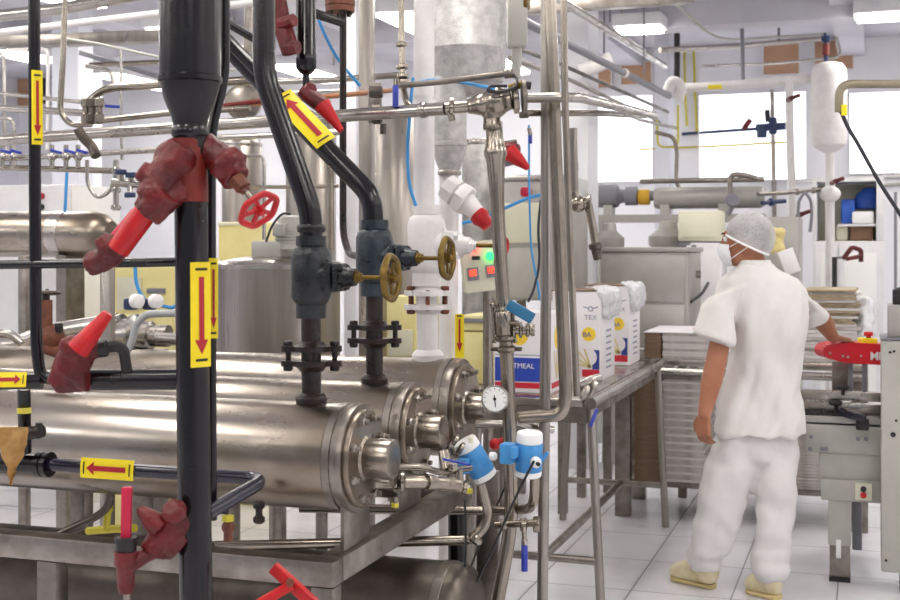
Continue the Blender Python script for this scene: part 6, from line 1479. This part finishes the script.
# far white pass-through with blue bags
a = P(812, 240, 10.6); Y = a.y; X0, X1 = xat(Y, 813), xat(Y, 884)
zc = P(0, 241, 10.6).z; zt_ = P(0, 182, 10.6).z
t = T('white_hutch', 'white cabinet with an open shelf and panelled doors, far right', 'cabinet', V(((X0+X1)/2, Y+.3, 0)))
part('lower_body', MB().bx(X0, X1, Y, Y+.6, 0, zc, .006), 'white_paint', t)
for (x, w) in ((X0, .03), (X1-.06, .06)): part('side', MB().bx(x, x+w, Y, Y+.6, zc+.001, zt_, .004), 'white_paint', t)
part('back', MB().bx(X0+.031, X1-.061, Y+.57, Y+.6, zc+.001, zt_-.001), 'cream', t)
part('top', MB().bx(X0, X1, Y, Y+.6, zt_+.001, zt_+.04), 'white_paint', t)
part('shelf', MB().bx(X0+.2, X1-.061, Y+.02, Y+.56, P(0, 224, 10.6).z-.02, P(0, 224, 10.6).z), 'white_paint', t)
xm = xat(Y, 838)
for (p, q) in ((X0+.02, xm-.01), (xm+.01, X1-.02)):
    o = part('door', MB().bx(p, q, Y-.02, Y-.001, .15, zc-.03, .004), 'white_paint', t)
    part('door_panel', MB().bx(p+.04, q-.04, Y-.026, Y-.021, .25, zc-.10, .002), 'white_plastic', o)
zs = P(0, 224, 10.6).z
def farbox(name, label, cat, x0, x1, y0, y1, m, dep=.2, dz=.12, z=None):
    A, B_ = onY(x0, y1, Y+dz), onY(x1, y0, Y+dz)
    zl = z if z is not None else A.z
    return S(name, label, cat, MB().bx(A.x, B_.x, Y+dz, Y+dz+dep, zl, B_.z, .02), m)
farbox('blue_tub', 'square blue tub on the left of the far shelf', 'tub', 841, 855, 199, 223, 'blue_bag', .25, .15, zs+.001)
me_ = MB().loft([(onY(866, 209, Y+.35), UX*.10, UY*.1), (onY(866, 203, Y+.35), UX*.115, UY*.11), (onY(868, 194, Y+.35), UX*.09, UY*.09), (onY(870, 188, Y+.35), UX*.05, UY*.05)], 20, 2.6)
S('blue_bag', 'big blue bag slumped at the back of the far shelf', 'bag', me_, 'blue_bag')
farbox('white_tub', 'white tub in front of the blue bag on the far shelf', 'tub', 852, 874, 211, 223, 'white_plastic', .15, .04, zs+.001)
farbox('dark_box', 'dark brown crumpled box under the far shelf', 'box', 850, 873, 226, 240, 'wood_brown', .25, .15, zc+.002)
farbox('pale_sack', 'pale yellowish sack under the far shelf at left', 'sack', 836, 848, 226, 240, 'cream', .22, .12, zc+.002)
t = T('red_lever', 'red double lever on a black post before the far white cabinet', 'lever', V((P(834, 300, 9.0).x, P(834, 300, 9.0).y, 0)))
part('post', MB().cyl(V((P(834.5, 300, 9.0).x, P(834.5, 300, 9.0).y, 0)), P(834.5, 257, 9.0), .018, n=14), 'black_matte', t)
part('bar', MB().cyl(P(834, 258, 9.0), P(846, 257, 9.0), .008, n=10), 'grey_dark', t)
part('lever', MB().tube([P(843, 259, 9.0), P(852, 247, 9.0), P(861, 250, 9.0), P(861, 262, 9.0)], .017, .02, 10), 'red_tape', t)
part('lever', MB().tube([P(846, 259, 8.97), P(862, 256, 8.97)], .015, .02, 10), 'red_tape', t)
S('wall_rail', 'dark vertical rail on the wall at the right edge', 'rail', MB().bx(xat(11.0, 894), xat(11.0, 897), 11.0, 11.05, P(0, 300, 11).z, P(0, 195, 11).z), 'grey_dark')

S('cable_tray', 'perforated grey cable tray at the upper left, below the white pipe', 'tray', MB().bar(P(-30, 44, 7.0), P(175, 36, 6.6), .10, .06, UZ, .003), 'steel_brushed')
S('ceiling_duct', 'dark slot frame hanging at upper left beside the coupling cluster', 'duct', MB().bar(P(82, 53, 8.0), P(158, 76, 7.6), .05, .03, UZ, .003), 'grey_dark')
sp('second pale pipe behind the coupling cluster at upper left', [(90, 65, 7.0), (160, 62, 6.9), (260, 56, 6.7)], 5, 'steel_warm')
sp('level pale pipe at mid height behind the tall polished tanks', [(215, 97, 7.2), (300, 94, 7.1), (345, 92, 7.0)], 6, 'steel_bright')
sp('thin level pipe in front of the tall polished tanks', [(225, 187, 7.6), (300, 187, 7.5), (338, 186, 7.4)], 4, 'steel_plate')
sp('vertical stainless pipe between the tall polished tank and the first slanted black pipe', [(330, 120, 7.2), (331, 250, 7.2)], 7, 'steel_warm')
